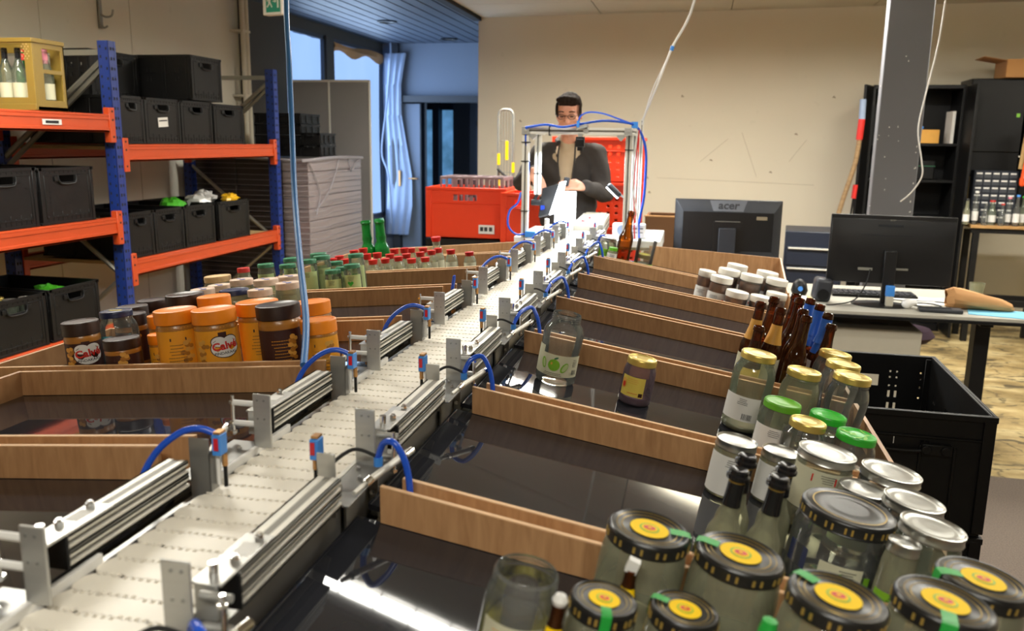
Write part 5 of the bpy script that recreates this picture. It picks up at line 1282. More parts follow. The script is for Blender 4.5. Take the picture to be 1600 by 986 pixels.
q.tube([(-.98,-.01,1.39),(-.7,-.012,1.41),(-.4,-.012,1.39),(-.1,-.012,1.375),(.006,-.006,1.38),(.012,.5,1.395),(.012,1.1,1.385)],.014,n=6)
q.build('stretch_film','film',t)
q=MB(); q.bx(-.98,0,0,1.1,0,.02); q.bx(-.98,0,0,1.1,.12,.138)
for x in(-.93,-.5,-.06): q.bx(x-.04,x+.04,0,1.1,.02,.12)
q.build('pallet_base','chip',t)
SG2='black nesting crates stacked behind the rack'
for i in range(4):
    crate('folding_crate','flat black crate, %s layer of the taller stack on the wrapped pallet'%['lowest','second','third','topmost'][i],-2.85,5.95,1.40+i*.087,.40,.36,.084,group=SG2,rot=-PI/2)
for i in range(2):
    crate('folding_crate','flat black crate, %s layer of the low stack on the wrapped pallet'%['lower','upper'][i],-2.565,5.95,1.40+i*.097,.16,.30,.094,group=SG2,rot=-PI/2)
# grey display partition
t=thing('display_partition','two-panel grey display partition standing in front of the windows','partition',(-2.90,7.1,0))
M['panel_grey']=pm('partition_grey',S(128,126,126),0.7,0,0.04)
q=MB(); q.bx(-.385,-.004,-.01,.01,.3,2.07); q.build('panel','panel_grey',t)
q=MB(); q.bx(.012,.40,-.01,.01,.3,2.07); q.build('panel','panel_grey',t)
q=MB()
for x in(-.39,.0,.40): q.bx(x-.008,x+.008,-.015,.015,.0,2.08)
q.bx(-.39,.40,-.014,.014,2.065,2.085); q.build('frame_rail','alu',t,bevel=.002)

# ------------------------------------------------------------------ red crates near the person
def redc(label,x,y,z,w,d,h,perf=False,group='red crates'):
    t=thing('red_crate',label,'crate',(x,y,z),(0,0,0),group)
    q=MB(); tt=.006; H=[(w*.33,h*.74,w*.64,h*.86)]
    if perf:
        H=[]
        for i in range(10):
            for j in range(5):
                if j==2 and 3<i<6: continue
                cx=w*(.07+.095*i); cz=h*(.15+.16*j); H.append((cx-.010,cz-.009,cx+.010,cz+.009))
    q.holed((-w/2,-d/2+tt,0),(1,0,0),(0,0,1),w,h,H,tt); q.holed((-w/2,d/2,0),(1,0,0),(0,0,1),w,h,[] if perf else H,tt)
    for s in(-1,1): q.holed((s*(w/2)-(tt if s>0 else 0),-d/2,0),(0,1,0),(0,0,1),d,h,[] if perf else [(d*.34,h*.74,d*.66,h*.86)],tt)
    q.bx(-w/2,w/2,-d/2,d/2,0,.008)
    for (z0,z1,o) in((h-.022,h,.010),(h*.68,h*.70,.006),(.0,.02,-.004)):
        if o>0: q.bx(-w/2-o,w/2+o,-d/2-o,-d/2,z0,z1); q.bx(-w/2-o,w/2+o,d/2,d/2+o,z0,z1); q.bx(-w/2-o,-w/2,-d/2,d/2,z0,z1); q.bx(w/2,w/2+o,-d/2,d/2,z0,z1)
    for s in(-1,1): q.bx(s*w/2-.02,s*w/2+.02,-d/2-.008,-d/2+.01,0,h)
    q.build('crate_body','red_crate',t,bevel=.002,seg=1)
    return t
t=redc('big bright red crate with a grey bottle divider standing left of the frame',-1.075,5.45,.862,.555,.36,.36)
q=MB()
for i in range(5): x=-.20+i*.115; q.holed((x,-.15,.05),(0,1,0),(0,0,1),.31,.385,[(.02,.05,.13,.36),(.18,.05,.29,.36)],.006)
for j in range(3): y=-.15+j*.15; q.holed((-.20,y,.05),(1,0,0),(0,0,1),.46,.385,[(.015+.115*k,.02,.10+.115*k,.37) for k in range(4)],.006)
q.build('bottle_divider',pm('divider_grey',S(128,112,116),0.5),t,bevel=.002)
q=MB(); q.box((.155,-.197,.07),(.115,.002,.062)); q.build('crate_label','paper',t); q=MB()
for x in(.12,.15,.185): q.box((x,-.199,.072),(.024,.001,.03))
q.build('label_print','ink',t)
t=thing('wheeled_dolly','dark dolly under the big red crate','dolly',(-1.07,5.45,0)); q=MB(); q.bx(-.30,.30,-.2,.2,.80,.855); 
for x in(-.27,.27):
    for y in(-.17,.17): q.bx(x-.02,x+.02,y-.02,y+.02,.12,.80)
q.build('platform','black_m',t); q=MB()
for x in(-.27,.27):
    for y in(-.17,.17): q.mark(); q.cyl((x-.015,y,.06),(x+.015,y,.06),.06,n=18)
q.build('castor','rubber',t)
redc('smaller red crate half hidden behind the left frame post',-.650,5.30,.862,.24,.34,.34)
t=thing('side_table','dark low table under the smaller red crate','table',(-.60,5.25,0)); q=MB(); q.bx(-.17,.17,-.2,.2,.82,.858); q.build('table_top','black_m',t); q=MB()
for x in(-.14,.14):
    for y in(-.17,.17): q.mark(); q.bx(x-.015,x+.015,y-.015,y+.015,0,.82)
q.build('leg','black_m',t)
for i in range(5):
    redc('perforated red crate behind the person, %s in its stack'%['lowest','second from the floor','third from the floor','fourth from the floor','topmost'][i],-.18,5.75,.0+i*.318,.62,.42,.314,True,group='stack of perforated red crates')
# cage trolley
t=thing('cage_trolley','galvanised roll cage panel with yellow tape beside the left of the person','trolley',(-1.0,6.2,0))
q=MB(); q.tube([(-.055,0,.1),(-.055,0,1.2),(-.055,0,1.70),(-.050,0,1.765),(-.035,0,1.79),(.0,0,1.797),(.04,0,1.79),(.060,0,1.76),(.065,0,1.70),(.065,0,1.2),(.065,0,.1)],.011,n=8)
q.build('tube_frame','galv',t)
q=MB()
for x in(-.03,-.008,.015,.04): q.cyl((x,0,.15),(x,0,1.785),.003,n=6)
for z in(.6,1.0,1.3,1.55): q.cyl((-.055,0,z),(.065,0,z),.0035,n=6)
q.build('wire','galv',t)
q=MB()
for x,z0,z1 in((-.055,1.36,1.45),(-.055,1.15,1.25),(.065,1.30,1.38),(.012,1.4,1.55)): q.mark(); q.cyl((x,0,z0),(x,0,z1),.013,n=8)
q.build('tape','yellow',t)
q=MB(); q.tube([(-.06,-.02,1.33),(.03,-.03,1.26),(.12,-.03,1.25),(.26,-.03,1.2)],.011,n=6); q.tube([(.06,-.02,1.26),(.07,-.03,.9)],.011,n=6); q.build('strap','rubber',t)
q=MB(); q.bx(-.35,.10,-.2,.5,.10,.14); q.build('base','alu',t); q=MB()
for x in(-.3,.05):
    for y in(-.15,.45): q.mark(); q.cyl((x,y,.05),(x+.03,y,.05),.05,n=14)
q.build('castor','rubber',t)
# ------------------------------------------------------------------ crate stack beside the right chutes
for i in range(3):
    h=(.284,.284,.322)[i]; z=(0,.284,.568)[i]
    t=thing('folding_crate','large open black folding crate at the right, %s of its stack'%['bottom','middle','topmost'][i],'crate',(1.09,1.91,z+.0125),(0,0,-.02),group='black crate stack on the right')
    w,d=.36,.62; q=MB(); tt=.006
    H=[]
    for cx in(.17,.20,.42,.45): 
        for cz in(.12,.16,.20): H.append((cx-.004,cz,cx+.004,cz+.014))
    hn=[(.05,.215,.20,.25)]
    far=[(.045,.215,.205,.252)]+[(x,z_,x+.006,z_+.006) for x in(.235,.255,.325,.34) for z_ in(.262,.243,.215,.18)]+[(.235+.02*i_,.10+.04*j,.243+.02*i_,.122+.04*j) for i_ in range(2) for j in range(3)]
    nearh=[(.20,.225,.206,.243),(.212,.225,.218,.243)]
    q.holed((-w/2,d/2,0),(1,0,0),(0,0,1),w,h-.002,far,tt); q.holed((-w/2,-d/2+tt,0),(1,0,0),(0,0,1),w,h-.002,nearh,tt)
    side=[(.1+.14*i_+k,.10+.045*j,.106+.14*i_+k,.125+.045*j) for i_ in range(4) for j in range(3) for k in(0,.016)]
    for s in(-1,1): q.holed((s*w/2-(tt if s>0 else 0),-d/2,0),(0,1,0),(0,0,1),d,h-.002,side,tt)
    q.bx(-w/2,w/2,-d/2,d/2,.004,.010)
    for z0,z1,o in((h-.018,h-.002,.009),(h*.78,h*.80,.006),(.0,.014,-.003)):
        if o<0: q.bx(-w/2-o,w/2+o,-d/2-o,d/2+o,.0,.004); continue
        q.bx(-w/2-o,w/2+o,-d/2-o,-d/2,z0,z1); q.bx(-w/2-o,w/2+o,d/2,d/2+o,z0,z1); q.bx(-w/2-o,-w/2,-d/2,d/2,z0,z1); q.bx(w/2,w/2+o,-d/2,d/2,z0,z1)
    for s in(-1,1):
        for u in(-1,1): q.bx(s*w/2-.022,s*w/2+.022 if s<0 else s*w/2+.006,u*d/2-.01,u*d/2+.01,.01,h-.01)
    for x in(-.08,.02,.10): q.bx(x-.004,x+.004,-d/2-.006,-d/2,.01,h*.72)
    for k in range(5): q.bx(w/2,w/2+.006,-d/2+.08+k*.115,-d/2+.088+k*.115,.01,h*.75)
    q.build('crate_body','black',t,bevel=.0015,seg=1)
    q=MB(); q.tube([(-.16,-d/2-.010,h*.70),(-.10,-d/2-.014,h*.685),(.0,-d/2-.014,h*.68),(.05,-d/2-.012,h*.71)],.006,n=6); q.box((.055,-d/2-.010,h*.70),(.07,.016,.028)); q.cyl((.03,-d/2-.01,h*.70),(.03,-d/2-.024,h*.70),.012,n=14); q.cyl((.075,-d/2-.01,h*.70),(.075,-d/2-.024,h*.70),.012,n=14)
    q.build('latch_handle','black',t,bevel=.002)
    q=MB(); q.tube([(-.115,-d/2-.0035,.232),(-.115,-d/2-.0035,.243),(-.107,-d/2-.0035,.247),(-.099,-d/2-.0035,.243),(-.099,-d/2-.0035,.232)],.0012,n=5); q.box((-.045,-d/2-.003,.240),(.002,.002,.018)); q.build('reflective_mark','paper',t)
# ------------------------------------------------------------------ desk with monitors
t=thing('desk','long grey topped desk on black metal legs carrying two monitors','desk',(1.2,4.25,0))
q=MB(); q.bx(-.80,.93,-.42,.42,.722,.740); q.build('desk_top','desk',t,bevel=.002)
q=MB(); q.bx(-.802,.932,-.425,.425,.706,.722); q.bx(-.76,.86,-.02,.02,.66,.706); q.build('edge_frame','black_m',t,bevel=.002)
for x in(-.72,.76):
    q=MB(); q.bx(x-.035,x+.035,-.30,-.22,.03,.706); q.bx(x-.035,x+.035,-.33,.33,0,.03); q.bx(x-.03,x+.03,-.35,.35,.68,.706); q.build('leg','black_m',t,bevel=.003)
t=thing('monitor','wide black monitor seen from behind with acer lettering on its back','monitor',(.69,4.12,.7402),(0,0,.02))
M['bezel']=pm('monitor_bevel',S(44,46,52),0.45,0,0.1)
q=MB(); w,h=.56,.335; zc=.35
def frus(mb,w,h,t0,w2,h2,t1,zc,mi=None):
    vs=[(sx*w/2,t0,zc+sz*h/2) for sx,sz in((-1,-1),(1,-1),(1,1),(-1,1))]+[(sx*w2/2,t1,zc+sz*h2/2) for sx,sz in((-1,-1),(1,-1),(1,1),(-1,1))]
    mb.add(vs,[(3,2,1,0),(4,5,6,7),(0,1,5,4),(1,2,6,5),(2,3,7,6),(3,0,4,7)],None,mi)
q.bx(-w/2,w/2,0,.022,zc-h/2,zc+h/2,0); frus(q,w-.004,h-.004,.0,w-.085,h-.125,-.030,zc,1)
q.build('monitor_shell',['screen_blk','bezel'],t,bevel=.003)
q=MB(); q.bx(-(w-.09)/2,(w-.09)/2,-.0315,-.030,zc-(h-.13)/2,zc+(h-.13)/2); q.bx(-.075,.075,-.036,-.030,zc-.11,zc+.05); q.build('back_panel','screen_blk',t)
q=MB(); q.add([(-.098,-.0030,zc+.163),(.098,-.0030,zc+.163),(.078,-.0295,zc+.108),(-.078,-.0295,zc+.108)],[(0,3,2,1)]); q.build('logo_plate',pm('logo_plate',S(96,98,104),.4),t)
vs,fs=text_geo('acer',.062,.0006,.0016,.12); q=MB(); nrm=Matrix.Translation((0,-.0168,zc+.137))@Matrix.Rotation(R(90-25.5),4,'X')
q.add(vs,fs,nrm); q.build('lettering','ink',t)
q=MB(); q.box((.175,-.0325,zc+.075),(.055,.001,.018)); q.build('spec_sticker','scuff',t)
q=MB(); q.box((0,-.037,zc+.054),(.13,.004,.004)); q.build('vent_lip','alu_dark',t)
q=MB(); q.bx(-.045,.045,-.055,-.032,.02,zc+.02); q.build('stand_neck','bezel',t,bevel=.004)
q=MB(); q.lathe([(.0005,0),(.13,0),(.13,.008),(.05,.016),(.0005,.018)],32,mtx=Matrix.Translation((0,-.03,0))@Matrix.Scale(.8,4,(0,1,0))); q.build('stand_base','screen_blk',t)
t=thing('monitor','large black monitor seen from behind on a round foot, near the grey column','monitor',(1.515,4.08,.7402),(R(0),0,-.08))
q=MB(); w,h=.60,.355; zc=.285
q.bx(-w/2,w/2,0,.016,zc-h/2,zc+h/2); frus(q,w-.01,h-.02,.0,w-.16,h-.14,-.020,zc-.01); q.build('monitor_shell','screen_blk',t,bevel=.003)
t.children[0] if t.children else None
q=MB(); q.bx(-.15,.10,-.0215,-.0203,zc+.075,zc+.078); q.bx(-.07,.05,-.0155,-.0140,zc+.120,zc+.132); q.build('vent_slot','dark_gap',t)
vs,fs=text_geo('acer',.017,.0003); q=MB(); q.add(vs,fs,Matrix.Translation((0,-.0065,zc+.155))@Matrix.Rotation(R(90-8),4,'X')); q.build('lettering','alu_dark',t)
q=MB(); q.bx(-.03,.03,-.05,-.018,.012,zc+.0); q.build('stand_neck','screen_blk',t,bevel=.004)
q=MB(); q.lathe([(.0005,0),(.14,0),(.14,.006),(.04,.014),(.0005,.016)],36,mtx=Matrix.Translation((-.03,-.03,0))@Matrix.Scale(.75,4,(0,1,0))); q.build('stand_base','screen_blk',t)
q=MB(); q.bx(-.15,-.08,-.026,-.020,zc-.108,zc-.094); q.build('port_strip','galv',t)
q=MB(); q.bx(.03,.09,-.026,-.020,zc-.10,zc-.09); q.build('port_strip','galv',t)
q=MB(); q.tube([(-.09,-.03,zc-.10),(-.11,-.05,.10),(-.16,-.10,.03),(-.25,-.14,.008),(-.30,-.16,.006)],.0035,n=6); q.tube([(.02,-.03,zc-.10),(.0,-.06,.08),(.02,-.08,.02)],.003,n=6); q.build('signal_cable','rubber',t)
# second small things on the desk
DZ=.7402
t=thing('usb_hub','blue and grey cable adapter standing on the desk before the large monitor','adapter',(1.515,3.99,DZ)); q=MB(); q.box((0,0,.085),(.042,.028,.055)); q.build('blue_cap','blue_pl',t,bevel=.004); q=MB(); q.box((0,0,.03),(.036,.026,.058)); q.cyl((0,0,.0),(0,0,.09),.010,n=10); q.build('grey_body','pc',t,bevel=.003)
t=thing('light_bulb','round white bulb lying on the desk beside the blue adapter','bulb',(1.60,3.98,DZ+.026)); q=MB(); q.lathe([(.0005,-.027),(.015,-.023),(.025,-.008),(.026,.004),(.020,.018),(.013,.028),(.012,.045),(.0005,.047)],24,mtx=Matrix.Rotation(R(80),4,'Y')@Matrix.Rotation(.2,4,'X')); q.build('bulb_glass','white_pl',t)
t=thing('keyboard','black keyboard lying behind the foot of the large monitor','keyboard',(1.50,4.33,DZ)); q=MB(); q.bx(-.22,.22,-.07,.07,0,.018); q.build('keyboard_case','black',t,bevel=.006); q=MB()
for i in range(15):
    for j in range(5): q.box((-.20+i*.0285,-.052+j*.026,.021),(.023,.020,.006))
q.build('keys','bezel',t)
t=thing('phone','dark handheld device lying flat at the front edge of the desk','phone',(1.745,3.93,DZ)); q=MB(); q.box((0,0,.011),(.20,.07,.020),rot=(0,0,-.06)); q.build('device_case','bezel',t,bevel=.006); q=MB(); q.box((-.01,0,.0215),(.12,.05,.001),rot=(0,0,-.06)); q.build('screen','dark_gap',t)
t=thing('paper_sheets','loose white sheets and clear film on the desk','paper',(1.78,4.22,DZ)); q=MB(); q.box((0,0,.002),(.30,.21,.002),rot=(0,0,.2)); q.box((-.08,.05,.005),(.21,.15,.002),rot=(0,0,-.3)); q.build('sheet','paper',t); 
t=thing('coiled_cable','black cable coiled on the desk','cable',(1.66,4.08,DZ)); q=MB(); q.tube([(-.30,-.05,.005),(-.12,-.02,.006),(.0,.05,.006),(.10,.04,.006),(.12,-.03,.006),(.03,-.05,.006),(-.05,.0,.008),(-.02,.10,.006),(.14,.12,.006),(.22,.06,.006)],.0035,n=6); q.build('cable','rubber',t)
# paper bag (cone of brown paper)
t=thing('paper_bag','crumpled brown paper bag lying on a blue folder at the right end of the desk','bag',(1.93,4.05,DZ+.004),(0,0,-.12))
random.seed(8); q=MB(); vs=[];fs=[]; n=16
prof=[(-.13,.050),(-.10,.062),(-.06,.058),(.0,.050),(.06,.043),(.12,.034),(.17,.022),(.185,.006)]
for x,r_ in prof:
    for k in range(n):
        th=2*PI*k/n; rr=r_*random.uniform(.86,1.08); vs.append((x+random.uniform(-.006,.006),rr*math.cos(th)*1.15,max(.0,rr*math.sin(th)*.9+r_*.85)))
for a in range(len(prof)-1):
    for k in range(n): j=(k+1)%n; fs.append((a*n+k,a*n+j,(a+1)*n+j,(a+1)*n+k))
q.add(vs,fs); q.build('bag','card',t,angle=25)
t=thing('blue_folder','light blue folder sticking out at the right end of the desk','folder',(2.02,3.97,DZ)); q=MB(); q.box((0,0,.0017),(.26,.20,.003),rot=(0,0,-.25)); q.build('cover',pm('light_blue_card',S(110,180,210),.6),t)
t=thing('plastic_cup','clear plastic tumbler on the table behind the paper bag','cup',(2.05,4.42,DZ)); q=MB(); q.lathe([(.0005,.002),(.030,0),(.040,.085),(.038,.085),(.028,.004)],24); q.build('cup_body','glass_frost',t)
t=thing('desk_speaker','rounded dark desk speaker left of the large monitor','speaker',(1.20,4.10,DZ)); q=MB(); q.box((0,0,.062),(.09,.11,.12),rot=(0,.12,0)); q.build('speaker_case','bezel',t,bevel=.018,seg=3); q=MB(); q.cyl((0,-.055,.04),(0,-.06,.04),.03,n=20); q.build('speaker_cone','black',t)
t=thing('round_speaker','small black egg-shaped webcam or speaker beside the dark desk speaker','speaker',(1.10,4.22,DZ)); q=MB(); q.lathe([(.0005,0),(.035,.002),(.045,.03),(.036,.07),(.015,.09),(.0005,.094)],22); q.build('shell','black',t); q=MB(); q.cyl((0,-.040,.045),(0,-.046,.045),.013,n=16); q.build('lens','blue_pl',t)
t=thing('notebook','white notebook on the left part of the desk','notebook',(1.05,4.05,DZ)); q=MB(); q.box((0,0,.006),(.16,.22,.011)); q.build('pages','paper',t,bevel=.001); q=MB(); q.box((.07,.17,.002),(.03,.20,.003),rot=(0,0,.3)); q.build('yellow_strip','lab_yellow',t)
t=thing('pedestal_unit','light grey cabinet unit standing under the desk','cabinet',(1.45,4.15,0),(0,0,.0)); q=MB(); q.bx(-.33,.22,-.25,.25,.03,.64); q.build('cabinet_case','pc',t,bevel=.012,seg=3); q=MB(); q.box((.04,-.10,.6405),(.09,.03,.003)); q.build('top_vent','alu_dark',t); q=MB(); q.bx(-.30,.19,-.22,.22,.0,.03); q.build('plinth','black',t); q=MB(); q.bx(-.31,.20,-.252,-.2505,.33,.335); q.build('drawer_gap','alu_dark',t)
t=thing('office_chair_cushion','dark purple cushion on a low stool behind the grey cabinet unit','cushion',(1.90,5.30,0)); q=MB(); q.lathe([(.0005,.30),(.16,.30),(.20,.34),(.17,.38),(.0005,.39)],24); q.build('seat',pm('purple_cloth',S(44,24,40),.9),t); q=MB(); q.cyl((0,0,.05),(0,0,.30),.025); 
for k in range(5): q.cyl((0,0,.07),(.24*math.cos(k*1.257),.24*math.sin(k*1.257),.03),.018)
q.build('base','black_m',t); t.name='stool'; t['category']='stool'; t['label']='round stool with a dark purple seat behind the grey cabinet unit'
# ------------------------------------------------------------------ drawer cabinet, broom, big cabinets
t=thing('tool_cabinet','dark blue metal drawer cabinet with silver handle strips against the back wall','cabinet',(1.40,6.45,0),(0,0,-.1)); M['navy_m']=pm('navy_metal',S(30,36,50),0.4,0,0.1)
q=MB(); q.bx(-.17,.26,-.25,.25,.0,.905); q.build('cabinet_case','navy_m',t,bevel=.006)
for i in range(4):
    z=.72-.155*i; q=MB(); q.bx(-.15,.24,-.262,-.25,z-.075,z+.068); d=q.build('drawer','navy_m',t,bevel=.003); q=MB(); q.bx(-.14,.23,-.275,-.262,z+.050,z+.062); q.build('handle','alu',d,bevel=.002)
q=MB(); q.box((.17,-.251,.870),(.035,.003,.012)); q.build('badge','red_print',t)
t=thing('broom','long wooden pole with red tape leaning on the black cabinet','pole',(1.63,6.79,.0))
q=MB(); q.tube([(-.16,.03,.02),(-.08,.01,.5),(.01,.0,.875),(.07,.0,1.15),(.13,.0,1.410),(.146,.0,1.60)],.020,n=10); q.build('wooden_handle',wood_mat('pole_wood',S(120,96,66),S(150,122,86),.7),t)
q=MB(); q.cyl((.145,0,1.60),(.151,0,1.76),.026,n=12); q.build('red_tape','red_lid',t); q=MB(); q.cyl((.151,0,1.76),(.147,0,1.915),.025,n=12); q.build('silver_tape','sheet',t)
t=thing('handsaw_grabber','thin black stick with a red grip leaning beside the wooden pole','stick',(1.75,6.78,.86)); q=MB(); q.cyl((-.05,.03,-.85),(.03,.04,.30),.008,n=8); q.build('stick','black_m',t); q=MB(); q.cyl((.028,.04,.27),(.036,.045,.38),.020,n=10); q.build('grip','red_lid',t); t.name='pickup_stick'
# black cabinet with doors open
t=thing('storage_cabinet','tall black cabinet with open doors and shelves behind the grey column','cabinet',(2.27,7.16,0),(0,0,-.05))
q=MB(); w,d,h=.70,.42,2.05
q.bx(-w/2,-w/2+.02,0,d,0,h); q.bx(w/2-.02,w/2,0,d,0,h); q.bx(-w/2,w/2,d-.01,d,0,h); q.bx(-w/2,w/2,0,d,h-.03,h); q.bx(-w/2,w/2,0,d,0,.06); q.build('cabinet_case','black_m',t,bevel=.002)
q=MB()
for z in(.5,.95,1.26,1.56): q.mark(); q.bx(-w/2+.02,w/2-.02,.01,d-.01,z,z+.02)
q.build('shelf','black_m',t)
q=MB(); q.bx(-w/2-.02,-w/2,-.25,0,.02,h-.01,None,Matrix.Translation((-w/2,0,0))@Matrix.Rotation(-.35,4,'Z')@Matrix.Translation((w/2,0,0))); q.build('door','black_m',t,bevel=.002)
q=MB(); q.bx(w/2,w/2+.02,-.34,0,.02,h-.01,None,Matrix.Translation((w/2,0,0))@Matrix.Rotation(.0,4,'Z')@Matrix.Translation((-w/2,0,0))); do=q.build('door','black_m',t,bevel=.002)
cx,cy=2.26,7.12
t=thing('cardboard_tray','open tan cardboard tray on the upper cabinet shelf','box',(2.36,7.28,1.581)); q=MB(); q.bx(-.12,.10,-.12,.1,0,.11); q.build('tray','ltan',t,bevel=.003)
t=thing('blue_tool','blue and red tool lying on the cardboard tray','tool',(2.30,7.25,1.692)); q=MB(); q.cyl((-.04,0,.02),(.05,0,.014),.013,n=8,mi=0); q.cyl((-.07,0,.03),(-.04,0,.02),.012,n=8,mi=1); q.build('tool_body',['blue_pl','red_lid'],t)
t=thing('white_binder','slim white binder standing at the right of the upper cabinet shelf','binder',(2.555,7.25,1.581)); q=MB(); q.bx(-.012,.012,-.1,.1,0,.26); q.build('cover','paper',t,bevel=.002)
t=thing('dark_tool_case','dark tool case with green trim on the second cabinet shelf','case',(2.30,7.28,1.281)); q=MB(); q.bx(-.18,.16,-.1,.1,0,.16); q.build('case','black',t,bevel=.01); q=MB(); q.bx(-.18,.16,-.102,-.1,.11,.115); q.build('trim_strip','dgreen_lid',t)
# white cable running down by the column
t=thing('ceiling_cable','thin white cable hanging from the ceiling to the grey column','cable',(0,0,0)); 
q=MB(); q.tube([(1.85,4.86,2.74),(1.835,4.86,2.35),(1.82,4.86,2.1),(1.785,4.86,1.85),(1.765,4.86,1.65),(1.80,4.86,1.48),(1.815,4.87,1.38),(1.785,4.95,1.28),(1.75,5.04,1.22)],.0042,n=8); q.build('cable','white_pl',t)
q=MB(); q.cyl((1.90,4.852,1.66),(1.90,4.868,1.69),.008,n=8); q.build('plug','pc',t) if False else None
# right cabinet (closed, upper) + workbench with bottles
t=thing('storage_cabinet','black closed wall cabinet right of the open one, with a small green sticker','cabinet',(2.97,7.15,1.32),(0,0,-.05)); q=MB(); q.bx(-.31,.10,0,.38,0,.78); q.build('cabinet_case','black_m',t,bevel=.004); q=MB(); q.bx(-.305,.095,-.018,-.001,.20,.775); do=q.build('door','black_m',t,bevel=.003); q=MB(); q.box((.055,-.020,.49),(.025,.002,.03)); q.build('sticker','lime',do); q=MB(); q.box((.10,-.02,.165),(.012,.004,.012)); q.build('lock','alu',t)
t=thing('open_shelf','black open shelf unit at the right picture edge','shelf',(3.30,7.10,1.55),(0,0,-.05)); q=MB(); q.bx(-.20,.5,0,.3,.50,.52); q.bx(-.20,.5,0,.3,.22,.24); q.bx(-.20,.5,0,.3,.0,.02); q.bx(-.21,-.19,0,.3,-.55,.52); q.bx(-.2,.5,.28,.30,-.55,.52); q.build('shelf_case','black_m',t)
t=thing('cardboard_box','open cardboard box with a flap on top of the right shelf','box',(3.00,7.2,2.102),(0,0,-.05)); q=MB(); q.bx(-.12,.4,-.15,.2,0,.14); q.build('box_body','card',t,bevel=.002); q=MB(); q.box((-.20,.0,.145),(.18,.3,.004),rot=(0,.18,0)); q.build('flap','card',t)
t=thing('yellow_roll','yellow tape roll on the right shelf','roll',(3.24,7.20,1.793)); q=MB(); q.cyl((0,0,0),(0,0,.10),.07,n=24); q.build('roll','lab_yellow',t)
crumple('cable_heap','tangle of white cable on the top of the right shelf','cable',(3.24,7.18,2.075),.06,'bag_clear',13)
t=thing('handsaw','orange handled handsaw hanging beside the right shelf','saw',(3.055,6.86,1.30),(0,0,-.05))
q=MB(); q.prism([(-.03,.02),(.09,.02),(.03,.46),(.0,.46)],.004,Matrix.Rotation(PI/2,4,'X')); q.build('blade','steel',t); q=MB(); q.prism([(-.045,.0),(-.025,.0),(.0,.46),(-.012,.46)],.006,Matrix.Rotation(PI/2,4,'X')@Matrix.Translation((0,0,-.001)))
q.tube([(-.035,-.003,.02),(-.03,-.003,-.03),(.02,-.003,.0),(.07,-.003,.02),(.11,-.003,.0),(.11,-.003,-.05)],.016,n=8); q.build('handle',pm('saw_orange',S(240,84,30),.4),t)
q=MB(); vs,fs=text_geo('BAHCO',.030,.0003,.0004); q.add(vs,fs,Matrix.Translation((.028,-.0062,.2))@Matrix.Rotation(R(92),4,'Y')@Matrix.Rotation(PI/2,4,'X')); q.build('lettering','ink',t)
t=thing('wooden_ruler','wooden slat hanging left of the handsaw','ruler',(3.015,6.88,1.40)); q=MB(); q.box((0,0,.16),(.03,.006,.34),rot=(0,.05,0)); q.build('slat','chip',t)
t=thing('workbench','wooden topped workbench with a black steel frame along the back wall at the right','workbench',(3.25,6.98,0),(0,0,-.05)); q=MB(); q.bx(-.57,1.0,-.24,.12,.925,.95); q.build('bench_top',wood_mat('bench_wood',S(150,112,66),S(190,150,96),.6),t,bevel=.002); q=MB()
q.bx(-.56,.99,-.22,-.18,.885,.925)
for x in(-.54,-.02,.9): q.bx(x,x+.045,-.22,-.175,0,.89); q.bx(x,x+.045,.06,.10,0,.89)
q.bx(-.54,.95,-.21,-.18,.30,.35); q.bx(-.54,.95,.07,.10,.30,.35); q.build('steel_frame','black_m',t,bevel=.002)
# small-parts organiser
t=thing('drawer_organiser','small-parts organiser with rows of tiny clear drawers on the workbench','organiser',(2.87,7.04,.951),(0,0,-.05)); q=MB(); q.bx(-.16,.16,-.08,.04,0,.42); q.build('organiser_case','navy_m',t)
for j in range(7):
    for i in range(5):
        q=MB(); q.bx(-.152+i*.0615,-.152+i*.0615+.054,-.089,-.0805,.014+j*.058,.014+j*.058+.046,0); q.bx(-.146+i*.0615,-.146+i*.0615+.042,-.093,-.0892,.044+j*.058,.056+j*.058,1); q.build('drawer',['frame','paper'],t)
tb=[(2.63,.20,'foil_black','paper','frosted bottle with a white label, leftmost on the workbench','glass_frost'),(2.705,.26,'white_pl','paper','bottle with a white cap and blue swallow label on the workbench','glass'),(2.765,.17,None,None,'short clear bottle behind the red print bottle','glass'),(2.825,.19,'red_lid','paper','squat bottle with a red print label on the workbench','glass_g'),(2.885,.17,'red_lid',None,'small bottle with a red cap on the workbench','glass'),(2.945,.22,'pink','paper','bottle with a magenta cap on the workbench','glass'),(2.985,.24,'blue_pl','paper','bottle with a bright blue cap on the workbench','glass'),(3.045,.23,'bgreen_lid','paper','bottle with a green cap on the workbench','glass_g'),(3.095,.23,'lab_blue','blue_lid','bottle with a turquoise cap on the workbench','glass'),(3.15,.26,'gold_lid','ink','dark bottle with gold cap on the workbench','glass_br'),(3.205,.24,'foil_black','lab_yellow','dark brown bottle with a yellow label at the picture edge','glass_br')]
for i,(x,h,cap,lab,l,g) in enumerate(tb):
    t=thing('bottle',l,'bottle',(x,6.79-(x-2.6)*.05+(.05 if i%2 else 0),.951),group='bottles on the workbench')
    r=.024 if i!=3 else .034
    bottle(t,r,h,g,.45,cap=cap,label=lab,hs=.5)
